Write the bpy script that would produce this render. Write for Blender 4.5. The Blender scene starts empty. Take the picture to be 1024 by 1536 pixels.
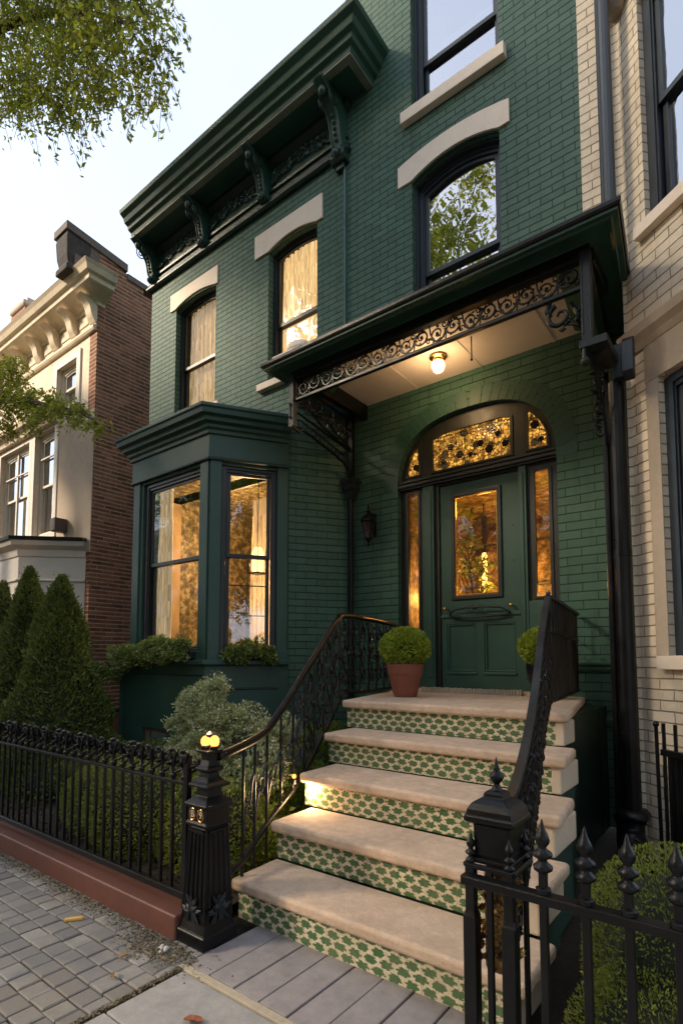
import bpy, bmesh, math, random
import numpy as np
from mathutils import Vector, Matrix
from mathutils.geometry import tessellate_polygon
random.seed(7); rng = np.random.default_rng(7)
S = bpy.context.scene
COL = S.collection
PI = math.pi
sin, cos = math.sin, math.cos

# ---------------------------------------------------------------- materials
class G:
    """small helper to write node graphs"""
    def __init__(s, name):
        s.m = bpy.data.materials.new(name); s.m.use_nodes = True
        s.t = s.m.node_tree; s.t.nodes.clear()
        s.out = s.n('ShaderNodeOutputMaterial')
    def n(s, typ, **kw):
        nd = s.t.nodes.new(typ)
        for k, v in kw.items(): setattr(nd, k, v)
        return nd
    def l(s, a, b): s.t.links.new(a, b)
    def put(s, sock, v):
        if hasattr(v, 'links') or hasattr(v, 'is_output'): s.l(v, sock)
        else:
            if isinstance(v, (tuple, list)) and len(v) == 3 and sock.type == 'RGBA': v = (*v, 1)
            sock.default_value = v
    def math(s, op, a, b=0.0, c=None):
        nd = s.n('ShaderNodeMath', operation=op)
        s.put(nd.inputs[0], a); s.put(nd.inputs[1], b)
        if c is not None: s.put(nd.inputs[2], c)
        return nd.outputs[0]
    def noise(s, vec, scale, detail=4, rough=.6, col=False):
        nd = s.n('ShaderNodeTexNoise'); nd.inputs['Scale'].default_value = scale
        nd.inputs['Detail'].default_value = detail; nd.inputs['Roughness'].default_value = rough
        if vec is not None: s.l(vec, nd.inputs['Vector'])
        return nd.outputs['Color' if col else 'Fac']
    def mix(s, f, a, b, blend='MIX'):
        nd = s.n('ShaderNodeMix', data_type='RGBA', blend_type=blend)
        s.put(nd.inputs[0], f); s.put(nd.inputs[6], a); s.put(nd.inputs[7], b)
        return nd.outputs[2]
    def ramp(s, f, stops):
        nd = s.n('ShaderNodeValToRGB'); s.l(f, nd.inputs[0]); e = nd.color_ramp.elements
        while len(e) < len(stops): e.new(.5)
        for el, (p, c) in zip(e, stops):
            el.position = p; el.color = (c, c, c, 1) if isinstance(c, (int, float)) else (*c, 1)
        return nd.outputs[0]
    def uv(s, sx=1, sy=1, warp=0, wscale=3):
        tc = s.n('ShaderNodeUVMap').outputs[0]
        if warp:
            nz = s.noise(tc, wscale, 3, .6, True)
            v = s.n('ShaderNodeVectorMath', operation='SUBTRACT'); s.l(nz, v.inputs[0]); v.inputs[1].default_value = (.5, .5, .5)
            w = s.n('ShaderNodeVectorMath', operation='SCALE'); s.l(v.outputs[0], w.inputs[0]); w.inputs['Scale'].default_value = warp
            a = s.n('ShaderNodeVectorMath', operation='ADD'); s.l(tc, a.inputs[0]); s.l(w.outputs[0], a.inputs[1]); tc = a.outputs[0]
        return tc
    def obj(s): return s.n('ShaderNodeTexCoord').outputs['Object']
    def bump(s, h, strength=.4, dist=.01, nrm=None):
        b = s.n('ShaderNodeBump'); s.l(h, b.inputs['Height']); b.inputs['Strength'].default_value = strength
        b.inputs['Distance'].default_value = dist
        if nrm is not None: s.l(nrm, b.inputs['Normal'])
        return b.outputs[0]
    def bsdf(s, col, rough=.6, metal=0, nrm=None, spec=.5, **kw):
        b = s.n('ShaderNodeBsdfPrincipled'); s.put(b.inputs['Base Color'], col); s.put(b.inputs['Roughness'], rough)
        b.inputs['Metallic'].default_value = metal; b.inputs['Specular IOR Level'].default_value = spec
        if nrm is not None: s.l(nrm, b.inputs['Normal'])
        for k, v in kw.items(): s.put(b.inputs[k], v)
        return b.outputs[0]
    def done(s, sh): s.l(sh, s.out.inputs['Surface']); return s.m

def c255(r, g, b):
    f = lambda v: ((v/255+.055)/1.055)**2.4 if v > 10 else v/255/12.92
    return (f(r), f(g), f(b))
def sc(c, k): return tuple(min(1, v*k) for v in c)

def m_paint(name, col, rough=.5, var=.25, bump=.15, scale=6, dirt=.35, spec=.5):
    g = G(name); o = g.obj()
    n1 = g.noise(o, scale, 6, .65); n2 = g.noise(o, scale*9, 4, .7)
    c = g.mix(g.ramp(n1, [(.3, 0), (.7, 1)]), sc(col, 1-var), sc(col, 1+var))
    c = g.mix(g.math('MULTIPLY', g.ramp(n2, [(.52, 0), (.75, 1)]), dirt), c, sc(col, .45))
    r = g.math('ADD', g.math('MULTIPLY', n1, .3), rough-.15)
    return g.done(g.bsdf(c, r, nrm=g.bump(g.math('ADD', n2, g.math('MULTIPLY', n1, 2)), bump, .006), spec=spec))

def m_brick(name, col, joint, bw=.225, bh=.09, mortar=.005, bump=.8, var=.18, rough=.62, warp=.012, stain=None, vert=1.0, cvar=None, squash=1):
    g = G(name); uv = g.uv(warp=warp, wscale=5)
    b = g.n('ShaderNodeTexBrick'); g.l(uv, b.inputs['Vector'])
    b.inputs['Scale'].default_value = 1; b.inputs['Brick Width'].default_value = bw; b.inputs['Row Height'].default_value = bh
    b.inputs['Mortar Size'].default_value = mortar; b.inputs['Mortar Smooth'].default_value = .35; b.inputs['Bias'].default_value = 0
    b.inputs['Color1'].default_value = (*sc(col, 1-var), 1); b.inputs['Color2'].default_value = (*sc(cvar or col, 1+var), 1)
    o = g.obj(); n1 = g.noise(o, 1.1, 6, .7); n2 = g.noise(o, 26, 6, .7); n3 = g.noise(o, 7, 5, .7)
    c = g.mix(g.ramp(n3, [(.35, 0), (.68, 1)]), b.outputs['Color'], sc(col, 1.16), 'MIX')
    c = g.mix(.55, b.outputs['Color'], c)
    c = g.mix(g.math('MULTIPLY', g.ramp(n1, [(.45, 0), (.75, 1)]), .45), c, stain or sc(col, .62))
    c = g.mix(g.math('MULTIPLY', g.ramp(n2, [(.6, 0), (.72, 1)]), .35), c, sc(col, .5))
    mp = g.n('ShaderNodeMapping'); g.l(uv, mp.inputs[0]); mp.inputs['Scale'].default_value = (5, .35, 1); st = g.noise(mp.outputs[0], 1.0, 5, .7)
    c = g.mix(g.math('MULTIPLY', g.ramp(st, [(.52, 0), (.72, 1)]), .45), c, stain or sc(col, .5))
    c = g.mix(g.math('MULTIPLY', g.ramp(st, [(.28, 1), (.42, 0)]), .30), c, sc(col, 1.5))
    spv = g.n('ShaderNodeSeparateXYZ'); g.l(uv, spv.inputs[0])
    fv = g.math('FRACT', g.math('ADD', g.math('DIVIDE', spv.outputs[1], bh), 100)); dv = g.math('MULTIPLY', g.math('MINIMUM', fv, g.math('SUBTRACT', 1, fv)), bh)
    hor = g.ramp(g.math('DIVIDE', dv, mortar*2), [(.35, 1), (.75, 0)])
    ver = g.math('MULTIPLY', b.outputs['Fac'], g.ramp(n3, [(.42, .22*vert), (.62, 1*vert)]))
    jf = g.math('MAXIMUM', g.math('MULTIPLY', hor, g.ramp(n3, [(.25, .55), (.55, 1)])), ver)
    c = g.mix(jf, c, joint)
    hgt = g.math('ADD', g.math('SUBTRACT', 1, jf), g.math('MULTIPLY', n2, .28))
    hgt = g.math('ADD', hgt, g.math('MULTIPLY', n3, .35))
    return g.done(g.bsdf(c, rough, nrm=g.bump(hgt, bump, .012), spec=.3))

def m_metal(name='black_iron', col=(.0035, .0035, .004), rough=.32):
    g = G(name); o = g.obj(); n = g.noise(o, 40, 5, .7); n2 = g.noise(o, 6, 4, .6)
    c = g.mix(g.ramp(n2, [(.45, 0), (.8, .8)]), col, sc(col, 3.2))
    return g.done(g.bsdf(c, g.math('ADD', g.math('MULTIPLY', n2, .35), rough-.15), nrm=g.bump(n, .35, .004), spec=.30))

def m_glass(name, tint=(.9, .93, .92), refl=.12, wav=.004, rough=0.0, k=.95):
    g = G(name); o = g.obj(); n = g.noise(o, 2.2, 2, .5)
    nb = g.bump(n, wav, .5)
    fr = g.n('ShaderNodeFresnel'); fr.inputs['IOR'].default_value = 1.55; g.l(nb, fr.inputs['Normal'])
    f = g.math('MINIMUM', g.math('ADD', g.math('MULTIPLY', fr.outputs[0], k), refl), 1.0)
    f = g.math('MULTIPLY', f, g.math('SUBTRACT', 1, g.n('ShaderNodeNewGeometry').outputs['Backfacing']))
    tr = g.n('ShaderNodeBsdfTransparent'); tr.inputs[0].default_value = (*tint, 1)
    gl = g.n('ShaderNodeBsdfGlossy'); gl.inputs['Roughness'].default_value = rough; gl.inputs['Color'].default_value = (.95, .96, 1, 1); g.l(nb, gl.inputs['Normal'])
    mx = g.n('ShaderNodeMixShader'); g.l(f, mx.inputs[0]); g.l(tr.outputs[0], mx.inputs[1]); g.l(gl.outputs[0], mx.inputs[2])
    return g.done(mx.outputs[0])

def m_emit(name, col, strength):
    g = G(name); e = g.n('ShaderNodeEmission'); e.inputs[0].default_value = (*col, 1); e.inputs[1].default_value = strength
    return g.done(e.outputs[0])

def m_leaf(name, dark, light, trans=.35, rough=.5, hscale=1.6, third=None, third_amt=.2):
    g = G(name); geo = g.n('ShaderNodeNewGeometry'); rnd = geo.outputs['Random Per Island']
    n = g.noise(geo.outputs['Position'], hscale, 3, .6)
    f = g.math('ADD', g.math('MULTIPLY', rnd, .55), g.math('MULTIPLY', g.ramp(n, [(.35, 0), (.65, 1)]), .45))
    c = g.mix(f, dark, light)
    if third:
        c = g.mix(g.math('GREATER_THAN', g.math('FRACT', g.math('MULTIPLY', rnd, 7.31)), 1-third_amt), c, third)
    b = g.n('ShaderNodeBsdfPrincipled'); g.l(c, b.inputs['Base Color']); b.inputs['Roughness'].default_value = rough; b.inputs['Specular IOR Level'].default_value = .3
    t = g.n('ShaderNodeBsdfTranslucent'); g.l(g.mix(.5, c, light), t.inputs[0])
    mx = g.n('ShaderNodeMixShader'); mx.inputs[0].default_value = trans; g.l(b.outputs[0], mx.inputs[1]); g.l(t.outputs[0], mx.inputs[2])
    return g.done(mx.outputs[0])

def m_stone(name, col, var=.2, scale=5, rough=.75, bump=.35, stain=None, spots=.5):
    g = G(name); o = g.obj(); n1 = g.noise(o, scale*.35, 6, .7); n2 = g.noise(o, scale*14, 6, .75); n3 = g.noise(o, scale*3, 5, .7)
    c = g.mix(g.ramp(n3, [(.3, 0), (.7, 1)]), sc(col, 1-var), sc(col, 1+var*.7))
    c = g.mix(g.math('MULTIPLY', g.ramp(n1, [(.5, 0), (.72, 1)]), .6), c, stain or sc(col, .55))
    c = g.mix(g.math('MULTIPLY', g.ramp(n2, [(.58, 0), (.75, 1)]), spots), c, sc(col, .5))
    return g.done(g.bsdf(c, rough, nrm=g.bump(g.math('ADD', n2, n3), bump, .009)))

def m_tile():
    g = G('patterned_tile'); uv = g.uv(warp=.006, wscale=30)
    sp = g.n('ShaderNodeSeparateXYZ'); g.l(uv, sp.inputs[0]); u, v = sp.outputs[0], sp.outputs[1]
    cw, rh = .092, .0435
    def layer():
        vr = g.math('DIVIDE', v, rh); row = g.math('FLOOR', vr)
        fy = g.math('SUBTRACT', g.math('FRACT', vr), .5)
        uu = g.math('ADD', g.math('DIVIDE', u, cw), g.math('MULTIPLY', g.math('MODULO', g.math('ADD', row, 1000), 2), .5))
        fx = g.math('SUBTRACT', g.math('FRACT', g.math('ADD', uu, 500)), .5)
        x = g.math('MULTIPLY', fx, cw); y = g.math('MULTIPLY', fy, rh*1.75)
        r = g.math('SQRT', g.math('ADD', g.math('MULTIPLY', x, x), g.math('MULTIPLY', y, y)))
        a = g.math('ARCTAN2', y, x)
        lob = g.math('ABSOLUTE', g.math('COSINE', g.math('ADD', g.math('MULTIPLY', a, 3.0), 0.5)))
        R = g.math('ADD', g.math('MULTIPLY', lob, .0105), .0290)
        nz = g.noise(uv, 62, 4, .75)
        R = g.math('ADD', R, g.math('MULTIPLY', g.math('SUBTRACT', nz, .5), .060))
        return g.math('SUBTRACT', R, r)
    d = layer()
    f = g.ramp(g.math('ADD', g.math('MULTIPLY', d, 120), .5), [(.35, 0), (.6, 1)])
    n = g.noise(uv, 60, 5, .7); n2 = g.noise(uv, 9, 4, .6)
    green = g.mix(g.ramp(n, [(.3, 0), (.7, 1)]), (.030, .095, .032), (.072, .18, .068))
    cream = g.mix(g.ramp(n, [(.3, 0), (.7, 1)]), (.60, .50, .34), (.84, .74, .55))
    dots = g.n('ShaderNodeTexVoronoi'); g.l(uv, dots.inputs[0]); dots.inputs['Scale'].default_value = 110
    cream = g.mix(g.ramp(dots.outputs['Distance'], [(.15, .75), (.3, 0)]), cream, (.22, .22, .10))
    c = g.mix(f, cream, green)
    c = g.mix(g.math('MULTIPLY', g.ramp(n2, [(.5, 0), (.75, 1)]), .35), c, (.25, .2, .12))
    fu = g.math('FRACT', g.math('ADD', g.math('DIVIDE', u, .184), 100)); gr = g.math('LESS_THAN', g.math('MINIMUM', fu, g.math('SUBTRACT', 1, fu)), .008)
    c = g.mix(g.math('MULTIPLY', gr, .6), c, (.22, .18, .12))
    tv = g.n('ShaderNodeTexWhiteNoise'); tv.noise_dimensions = '1D'; g.l(g.math('FLOOR', g.math('ADD', g.math('DIVIDE', u, .184), 100)), tv.inputs['W'])
    c = g.mix(g.math('MULTIPLY', tv.outputs[0], .22), c, (.30, .26, .16))
    return g.done(g.bsdf(c, .32, nrm=g.bump(g.math('ADD', n, g.math('MULTIPLY', f, .6)), .25, .003)))

def m_stained(name, strength=1.5, scale=24, roses=True):
    g = G(name); uv = g.uv()
    v = g.n('ShaderNodeTexVoronoi', feature='DISTANCE_TO_EDGE'); g.l(uv, v.inputs[0]); v.inputs['Scale'].default_value = scale
    v2 = g.n('ShaderNodeTexVoronoi'); g.l(uv, v2.inputs[0]); v2.inputs['Scale'].default_value = scale
    lead = g.ramp(v.outputs['Distance'], [(.02, 0), (.09, 1)])
    sp = g.n('ShaderNodeSeparateColor'); g.l(v2.outputs['Color'], sp.inputs[0])
    col = g.n('ShaderNodeValToRGB'); g.l(sp.outputs[0], col.inputs[0]); e = col.color_ramp.elements
    while len(e) < 4: e.new(.5)
    for el, (p, c) in zip(e, [(.0, (.06, .022, .004)), (.35, (.42, .16, .015)), (.7, (.95, .46, .07)), (1, (.16, .09, .012))]): el.position = p; el.color = (*c, 1)
    c = col.outputs[0]
    if roses:
        w = g.n('ShaderNodeTexVoronoi'); g.l(uv, w.inputs[0]); w.inputs['Scale'].default_value = 6.5; w.inputs['Randomness'].default_value = .55
        ns = g.noise(uv, 60, 2, .5)
        dd = g.math('ADD', w.outputs['Distance'], g.math('MULTIPLY', ns, .16))
        blob = g.ramp(dd, [(.36, 1), (.42, 0)]); ring = g.ramp(dd, [(.28, .75), (.34, 1)])
        c = g.mix(blob, c, g.mix(ring, (.10, .035, .008), (.015, .012, .004)))
    n = g.noise(uv, 5, 3, .6)
    c = g.mix(g.ramp(n, [(.3, .55), (.6, 0)]), c, (.08, .045, .012))
    em = g.n('ShaderNodeEmission'); g.l(g.mix(lead, (.008, .006, .004), c), em.inputs[0]); em.inputs[1].default_value = strength  # backlight is painted: the pane itself emits the amber glow
    gl = g.bsdf((.02, .015, .01), .12, nrm=g.bump(v.outputs['Distance'], .4, .01))
    ad = g.n('ShaderNodeAddShader'); g.l(em.outputs[0], ad.inputs[0]); g.l(gl, ad.inputs[1])
    return g.done(ad.outputs[0])

def m_obscure(name, strength=1.0):
    """amber glass emitting its own glow, with leafy reflections painted as pattern"""
    g = G(name); uv = g.uv(warp=.02, wscale=25)
    n = g.noise(uv, 5, 5, .7); n2 = g.noise(uv, 85, 3, .7); n3 = g.noise(uv, 2.3, 2, .5)
    vo = g.n('ShaderNodeTexVoronoi'); g.l(uv, vo.inputs[0]); vo.inputs['Scale'].default_value = 60
    sc_ = g.n('ShaderNodeSeparateColor'); g.l(vo.outputs['Color'], sc_.inputs[0])
    cell = g.ramp(g.math('ADD', g.math('MULTIPLY', sc_.outputs[0], .32), g.math('MULTIPLY', n, 1.3)), [(.70, .02), (.90, .25), (1.04, 1)])
    f = g.math('MULTIPLY', cell, g.ramp(vo.outputs['Distance'], [(.1, 1), (.7, .6)]))
    f = g.math('MULTIPLY', f, g.ramp(n3, [(.3, .45), (.62, 1)]))
    col = g.mix(g.ramp(f, [(.1, 0), (.7, 1)]), (.14, .075, .016), (1.0, .50, .10))
    em = g.n('ShaderNodeEmission'); g.l(col, em.inputs[0]); g.l(g.math('ADD', g.math('MULTIPLY', f, strength), .10*strength), em.inputs[1])  # hall glow painted as emission from the pane
    gl = g.bsdf((.02, .016, .01), .08, nrm=g.bump(n2, .25, .01))
    ad = g.n('ShaderNodeAddShader'); g.l(em.outputs[0], ad.inputs[0]); g.l(gl, ad.inputs[1])
    return g.done(ad.outputs[0])

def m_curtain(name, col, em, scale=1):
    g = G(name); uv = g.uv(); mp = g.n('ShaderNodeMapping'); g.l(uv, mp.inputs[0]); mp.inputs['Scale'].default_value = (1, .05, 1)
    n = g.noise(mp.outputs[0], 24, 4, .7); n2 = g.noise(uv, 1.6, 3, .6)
    c = g.mix(g.ramp(n, [(.36, 0), (.62, 1)]), sc(col, .30), col); c = g.mix(g.math('MULTIPLY', g.ramp(n2, [(.4, 0), (.65, 1)]), .45), c, sc(col, .45))  # fold shading painted into the cloth as vertical stripes
    b = g.bsdf(c, .9); e = g.n('ShaderNodeEmission'); g.l(c, e.inputs[0]); e.inputs[1].default_value = em  # cloth emits a little itself, standing in for room light
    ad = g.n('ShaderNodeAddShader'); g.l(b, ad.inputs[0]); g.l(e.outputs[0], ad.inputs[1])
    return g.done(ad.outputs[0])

GREEN = (.019, .066, .044)
M = {}
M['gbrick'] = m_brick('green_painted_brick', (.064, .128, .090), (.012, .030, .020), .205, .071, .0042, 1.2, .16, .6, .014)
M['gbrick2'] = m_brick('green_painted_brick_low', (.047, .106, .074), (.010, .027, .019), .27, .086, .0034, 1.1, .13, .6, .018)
M['green'] = m_paint('green_gloss_paint', GREEN, .5, .14, .12, 3, .2)
M['dgreen'] = m_paint('dark_green_paint', (.009, .026, .019), .38, .18, .12, 3, .25)
M['wood'] = m_paint('bay_green_paint', (.023, .066, .048), .52, .16, .12, 2.5, .2)
M['dark'] = m_paint('dark_window_paint', (.014, .017, .019), .38, .2, .1, 6, .2)
M['navy'] = m_paint('blue_black_window_paint', (.020, .028, .036), .38, .2, .1, 6, .2)
M['doorframe'] = m_paint('brown_black_frame_paint', (.016, .016, .012), .42, .2, .12, 6, .2)
M['iron'] = m_metal()
M['greyiron'] = m_metal('grey_iron', (.014, .017, .019), .4)
M['cream'] = m_stone('cream_stone', (.84, .70, .56), .04, 3, .7, .12, (.62, .52, .41), .12)
M['tread'] = m_stone('pink_buff_stone', (.64, .47, .335), .20, 5, .78, .6, (.36, .25, .17), .45)
M['tile'] = m_tile()
M['cbrick'] = m_brick('cream_painted_brick', (.80, .68, .52), (.42, .32, .22), .25, .080, .0040, 1.2, .10, .7, .016, (.42, .32, .23))
M['stucco'] = m_stone('buff_stucco', (.50, .40, .30), .08, 4, .85, .25, (.36, .28, .2), .2)
M['rbrick'] = m_brick('dark_red_brick', (.20, .075, .045), (.46, .32, .21), .21, .074, .0085, .8, .38, .85, .006, (.055, .032, .024), cvar=(.30, .12, .07))
M['nstone'] = m_stone('neighbour_stone', (.74, .62, .47), .1, 3, .8, .3, (.40, .29, .19), .3)
M['nwhite'] = m_stone('white_wood', (.62, .57, .50), .06, 2, .6, .1, (.5, .44, .36), .1)
M['glass'] = m_glass('window_glass', refl=.0)
M['glass_hi'] = m_glass('reflective_glass', (.75, .8, .8), .42, .006)
M['glass_low'] = m_glass('low_glass', (.92, .92, .88), 0, .002, 0.0, .42)
M['glass_mid'] = m_glass('bay_glass', (.92, .92, .88), .13, .004)
M['amber'] = m_stained('glowing_leaded_glass', .52, 30)
M['amber2'] = m_obscure('amber_glow_glass', .62)
M['amber3'] = m_obscure('dim_glow_glass', .42)
M['terracotta'] = m_stone('terracotta', (.22, .072, .044), .12, 4, .7, .15, (.17, .06, .04), .3)
M['redstone'] = m_stone('painted_brownstone', (.135, .052, .037), .14, 3, .5, .18, (.10, .04, .03), .25)
M['slate'] = m_stone('slate_plank', (.29, .26, .255), .2, 4, .62, .3, (.10, .085, .08), .35)
M['slab'] = m_stone('grey_flag', (.33, .32, .30), .18, 4, .7, .35, (.12, .11, .09), .4)
M['soil'] = m_stone('dark_soil', (.035, .024, .016), .4, 5, .95, 1.0, (.02, .014, .01), .6)
M['mortar'] = m_stone('cream_mortar', (.45, .38, .28), .15, 9, .9, .5, None, .5)
M['ceiling'] = m_stone('ceiling_board', (.62, .53, .44), .05, 2, .7, .08, (.5, .38, .28), .15)
M['bark'] = m_stone('bark', (.09, .065, .045), .3, 6, .95, 1.0)
M['brass'] = G('brass'); M['brass'] = M['brass'].done(M['brass'].bsdf((.75, .42, .12), .25, 1))
_g = G('gilded_wallpaper'); _o = _g.obj(); _n = _g.noise(_o, 11, 6, .75)
M['wallpaper'] = _g.done(_g.bsdf(_g.ramp(_n, [(.38, (.04, .03, .016)), (.5, (.17, .115, .05)), (.64, (.50, .36, .18))]), .5))
M['amber_clear'] = m_glass('amber_clear_glass', (1.0, .84, .56), .10, .02, .0, 1.3)
M['castgreen'] = m_paint('cast_green_paint', (.022, .050, .042), .34, .4, .3, 20, .4)
M['room'] = m_paint('warm_room_plaster', (.40, .25, .12), .8, .25, .1, 3, .3)
M['roomdark'] = m_paint('dark_room', (.05, .035, .02), .9)
M['curtain'] = m_curtain('warm_glow_curtain', (.80, .53, .26), .55)
M['curtain2'] = m_curtain('pale_glow_curtain', (.66, .46, .26), .28)
M['lamp'] = m_emit('warm_lamp', (1, .70, .34), 4)
M['bulb'] = m_emit('bulb_glow', (1, .33, .07), 1.15)
M['leaf_tree'] = m_leaf('street_tree_leaf', (.08, .12, .010), (.38, .41, .05), .65)
M['leaf_cone'] = m_leaf('evergreen_leaf', (.035, .068, .014), (.20, .25, .05), .25, .6, 3, (.16, .11, .05), .05)
M['leaf_box'] = m_leaf('boxwood_leaf', (.05, .095, .014), (.24, .30, .05), .35, .5, 5)
M['leaf_lime'] = m_leaf('lime_leaf', (.10, .17, .018), (.46, .54, .07), .4, .5, 9)
M['leaf_var'] = m_leaf('variegated_leaf', (.09, .14, .035), (.46, .52, .25), .35, .5, 6, (.62, .62, .46), .3)
M['leaf_spill'] = m_leaf('spill_leaf', (.05, .10, .02), (.30, .37, .09), .35, .5, 8, (.42, .45, .24), .12)
M['leaf_hedge'] = m_leaf('hedge_leaf', (.07, .12, .014), (.34, .38, .07), .4, .5, 5)
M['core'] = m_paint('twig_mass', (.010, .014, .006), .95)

# ---------------------------------------------------------------- mesh building
class MB:
    def __init__(s): s.v = []; s.f = []
    def add(s, vs, fs):
        o = len(s.v); s.v += [tuple(map(float, p)) for p in vs]; s.f += [tuple(o+i for i in f) for f in fs]; return s
    def box(s, x0, x1, y0, y1, z0, z1):
        return s.add([(x0,y0,z0),(x1,y0,z0),(x1,y1,z0),(x0,y1,z0),(x0,y0,z1),(x1,y0,z1),(x1,y1,z1),(x0,y1,z1)],
                     [(0,3,2,1),(4,5,6,7),(0,1,5,4),(1,2,6,5),(2,3,7,6),(3,0,4,7)])
    def obox(s, A, B, s0, s1, d0, d1, z0, z1):
        P = frame(A, B)
        vs = [P(a, z, d) for z in (z0, z1) for a, d in ((s0,d0),(s1,d0),(s1,d1),(s0,d1))]
        return s.add(vs, [(0,3,2,1),(4,5,6,7),(0,1,5,4),(1,2,6,5),(2,3,7,6),(3,0,4,7)])
    def tube(s, pts, r, n=8, cap=True):
        pts = [Vector(p) for p in pts]; N = len(pts)
        rs = r if isinstance(r, (list, tuple)) else [r]*N
        t0 = (pts[1]-pts[0]).normalized(); up = Vector((0,0,1)) if abs(t0.z) < .9 else Vector((1,0,0))
        a = t0.cross(up).normalized(); vs = []
        for i in range(N):
            t = (pts[min(i+1,N-1)]-pts[max(i-1,0)])
            t = t.normalized() if t.length > 1e-9 else t0
            a = (a - t*a.dot(t)); a = a.normalized() if a.length > 1e-6 else t.orthogonal().normalized()
            b = t.cross(a)
            for k in range(n):
                w = 2*PI*k/n+PI/n; vs.append(pts[i]+(a*cos(w)+b*sin(w))*rs[i])
        fs = [(i*n+k, i*n+(k+1)%n, (i+1)*n+(k+1)%n, (i+1)*n+k) for i in range(N-1) for k in range(n)]
        if cap: fs += [tuple(range(n))[::-1], tuple((N-1)*n+k for k in range(n))]
        return s.add(vs, fs)
    def lathe(s, c, prof, n=16, sx=1, sy=1):
        vs = []; 
        for r, z in prof:
            for k in range(n):
                w = 2*PI*k/n; vs.append((c[0]+r*cos(w)*sx, c[1]+r*sin(w)*sy, c[2]+z))
        N = len(prof)
        fs = [(i*n+k, i*n+(k+1)%n, (i+1)*n+(k+1)%n, (i+1)*n+k) for i in range(N-1) for k in range(n)]
        fs += [tuple(range(n))[::-1], tuple((N-1)*n+k for k in range(n))]
        return s.add(vs, fs)
    def sq(s, cx, cy, prof, asp=1):
        vs = []
        for h, z in prof: vs += [(cx-h*asp,cy-h,z),(cx+h*asp,cy-h,z),(cx+h*asp,cy+h,z),(cx-h*asp,cy+h,z)]
        N = len(prof)
        fs = [(i*4+k, i*4+(k+1)%4, (i+1)*4+(k+1)%4, (i+1)*4+k) for i in range(N-1) for k in range(4)]
        fs += [(3,2,1,0), tuple((N-1)*4+k for k in range(4))]
        return s.add(vs, fs)
    def panel(s, A, B, outer, holes=(), d0=0, d1=.1):
        """vertical slab between plan points A and B; outline and holes in (along, height); d0..d1 depth inwards"""
        P = frame(A, B); loops = [outer]+list(holes)
        flat = [p for L in loops for p in L]
        tris = tessellate_polygon([[Vector((a, b, 0)) for a, b in L] for L in loops])
        n = len(flat); vs = [P(a, z, d0) for a, z in flat]+[P(a, z, d1) for a, z in flat]
        fs = [tuple(t) for t in tris]+[tuple(n+i for i in t)[::-1] for t in tris]
        o = 0
        for L in loops:
            m = len(L)
            fs += [(o+i, o+(i+1) % m, n+o+(i+1) % m, n+o+i) for i in range(m)]; o += m
        return s.add(vs, fs)
    def prism_x(s, x0, x1, yz):
        n = len(yz); vs = [(x0, y, z) for y, z in yz]+[(x1, y, z) for y, z in yz]
        tris = tessellate_polygon([[Vector((y, z, 0)) for y, z in yz]])
        return s.add(vs, [tuple(t) for t in tris]+[tuple(n+i for i in t)[::-1] for t in tris]+[(i, (i+1) % n, n+(i+1) % n, n+i) for i in range(n)])
    def sweep(s, path, prof, cap=True):
        """cornice: profile (out, z) swept along a plan path with mitred corners; 'out' is to the right of the path"""
        N = len(path); rings = []
        for i, p in enumerate(path):
            p = Vector(p)
            d1 = (Vector(path[i])-Vector(path[i-1])).normalized() if i > 0 else None
            d2 = (Vector(path[i+1])-Vector(path[i])).normalized() if i < N-1 else None
            n1 = Vector((d1.y, -d1.x)) if d1 else None; n2 = Vector((d2.y, -d2.x)) if d2 else None
            if n1 is None: m = n2
            elif n2 is None: m = n1
            else: m = (n1+n2); m = m/(m.dot(n1))
            rings.append([(p.x+m.x*o, p.y+m.y*o, z) for o, z in prof])
        k = len(prof); vs = [v for r in rings for v in r]
        fs = [(i*k+j, (i+1)*k+j, (i+1)*k+(j+1) % k, i*k+(j+1) % k) for i in range(N-1) for j in range(k)]
        if cap:
            tris = tessellate_polygon([[Vector((a, b, 0)) for a, b in prof]])
            fs += [tuple(t) for t in tris]+[tuple((N-1)*k+i for i in t)[::-1] for t in tris]
        return s.add(vs, fs)
    def ball(s, c, r, n=10, sz=1):
        prof = [(max(r*sin(PI*i/n), .0004), -r*cos(PI*i/n)*sz) for i in range(n+1)]
        return s.lathe(c, prof, n+2)

def frame(A, B):
    A = Vector((A[0], A[1])); B = Vector((B[0], B[1])); t = (B-A).normalized(); n = Vector((-t.y, t.x))
    return lambda s, z, d=0: (A.x+t.x*s+n.x*d, A.y+t.y*s+n.y*d, z)
def plen(A, B): return math.hypot(B[0]-A[0], B[1]-A[1])

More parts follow.
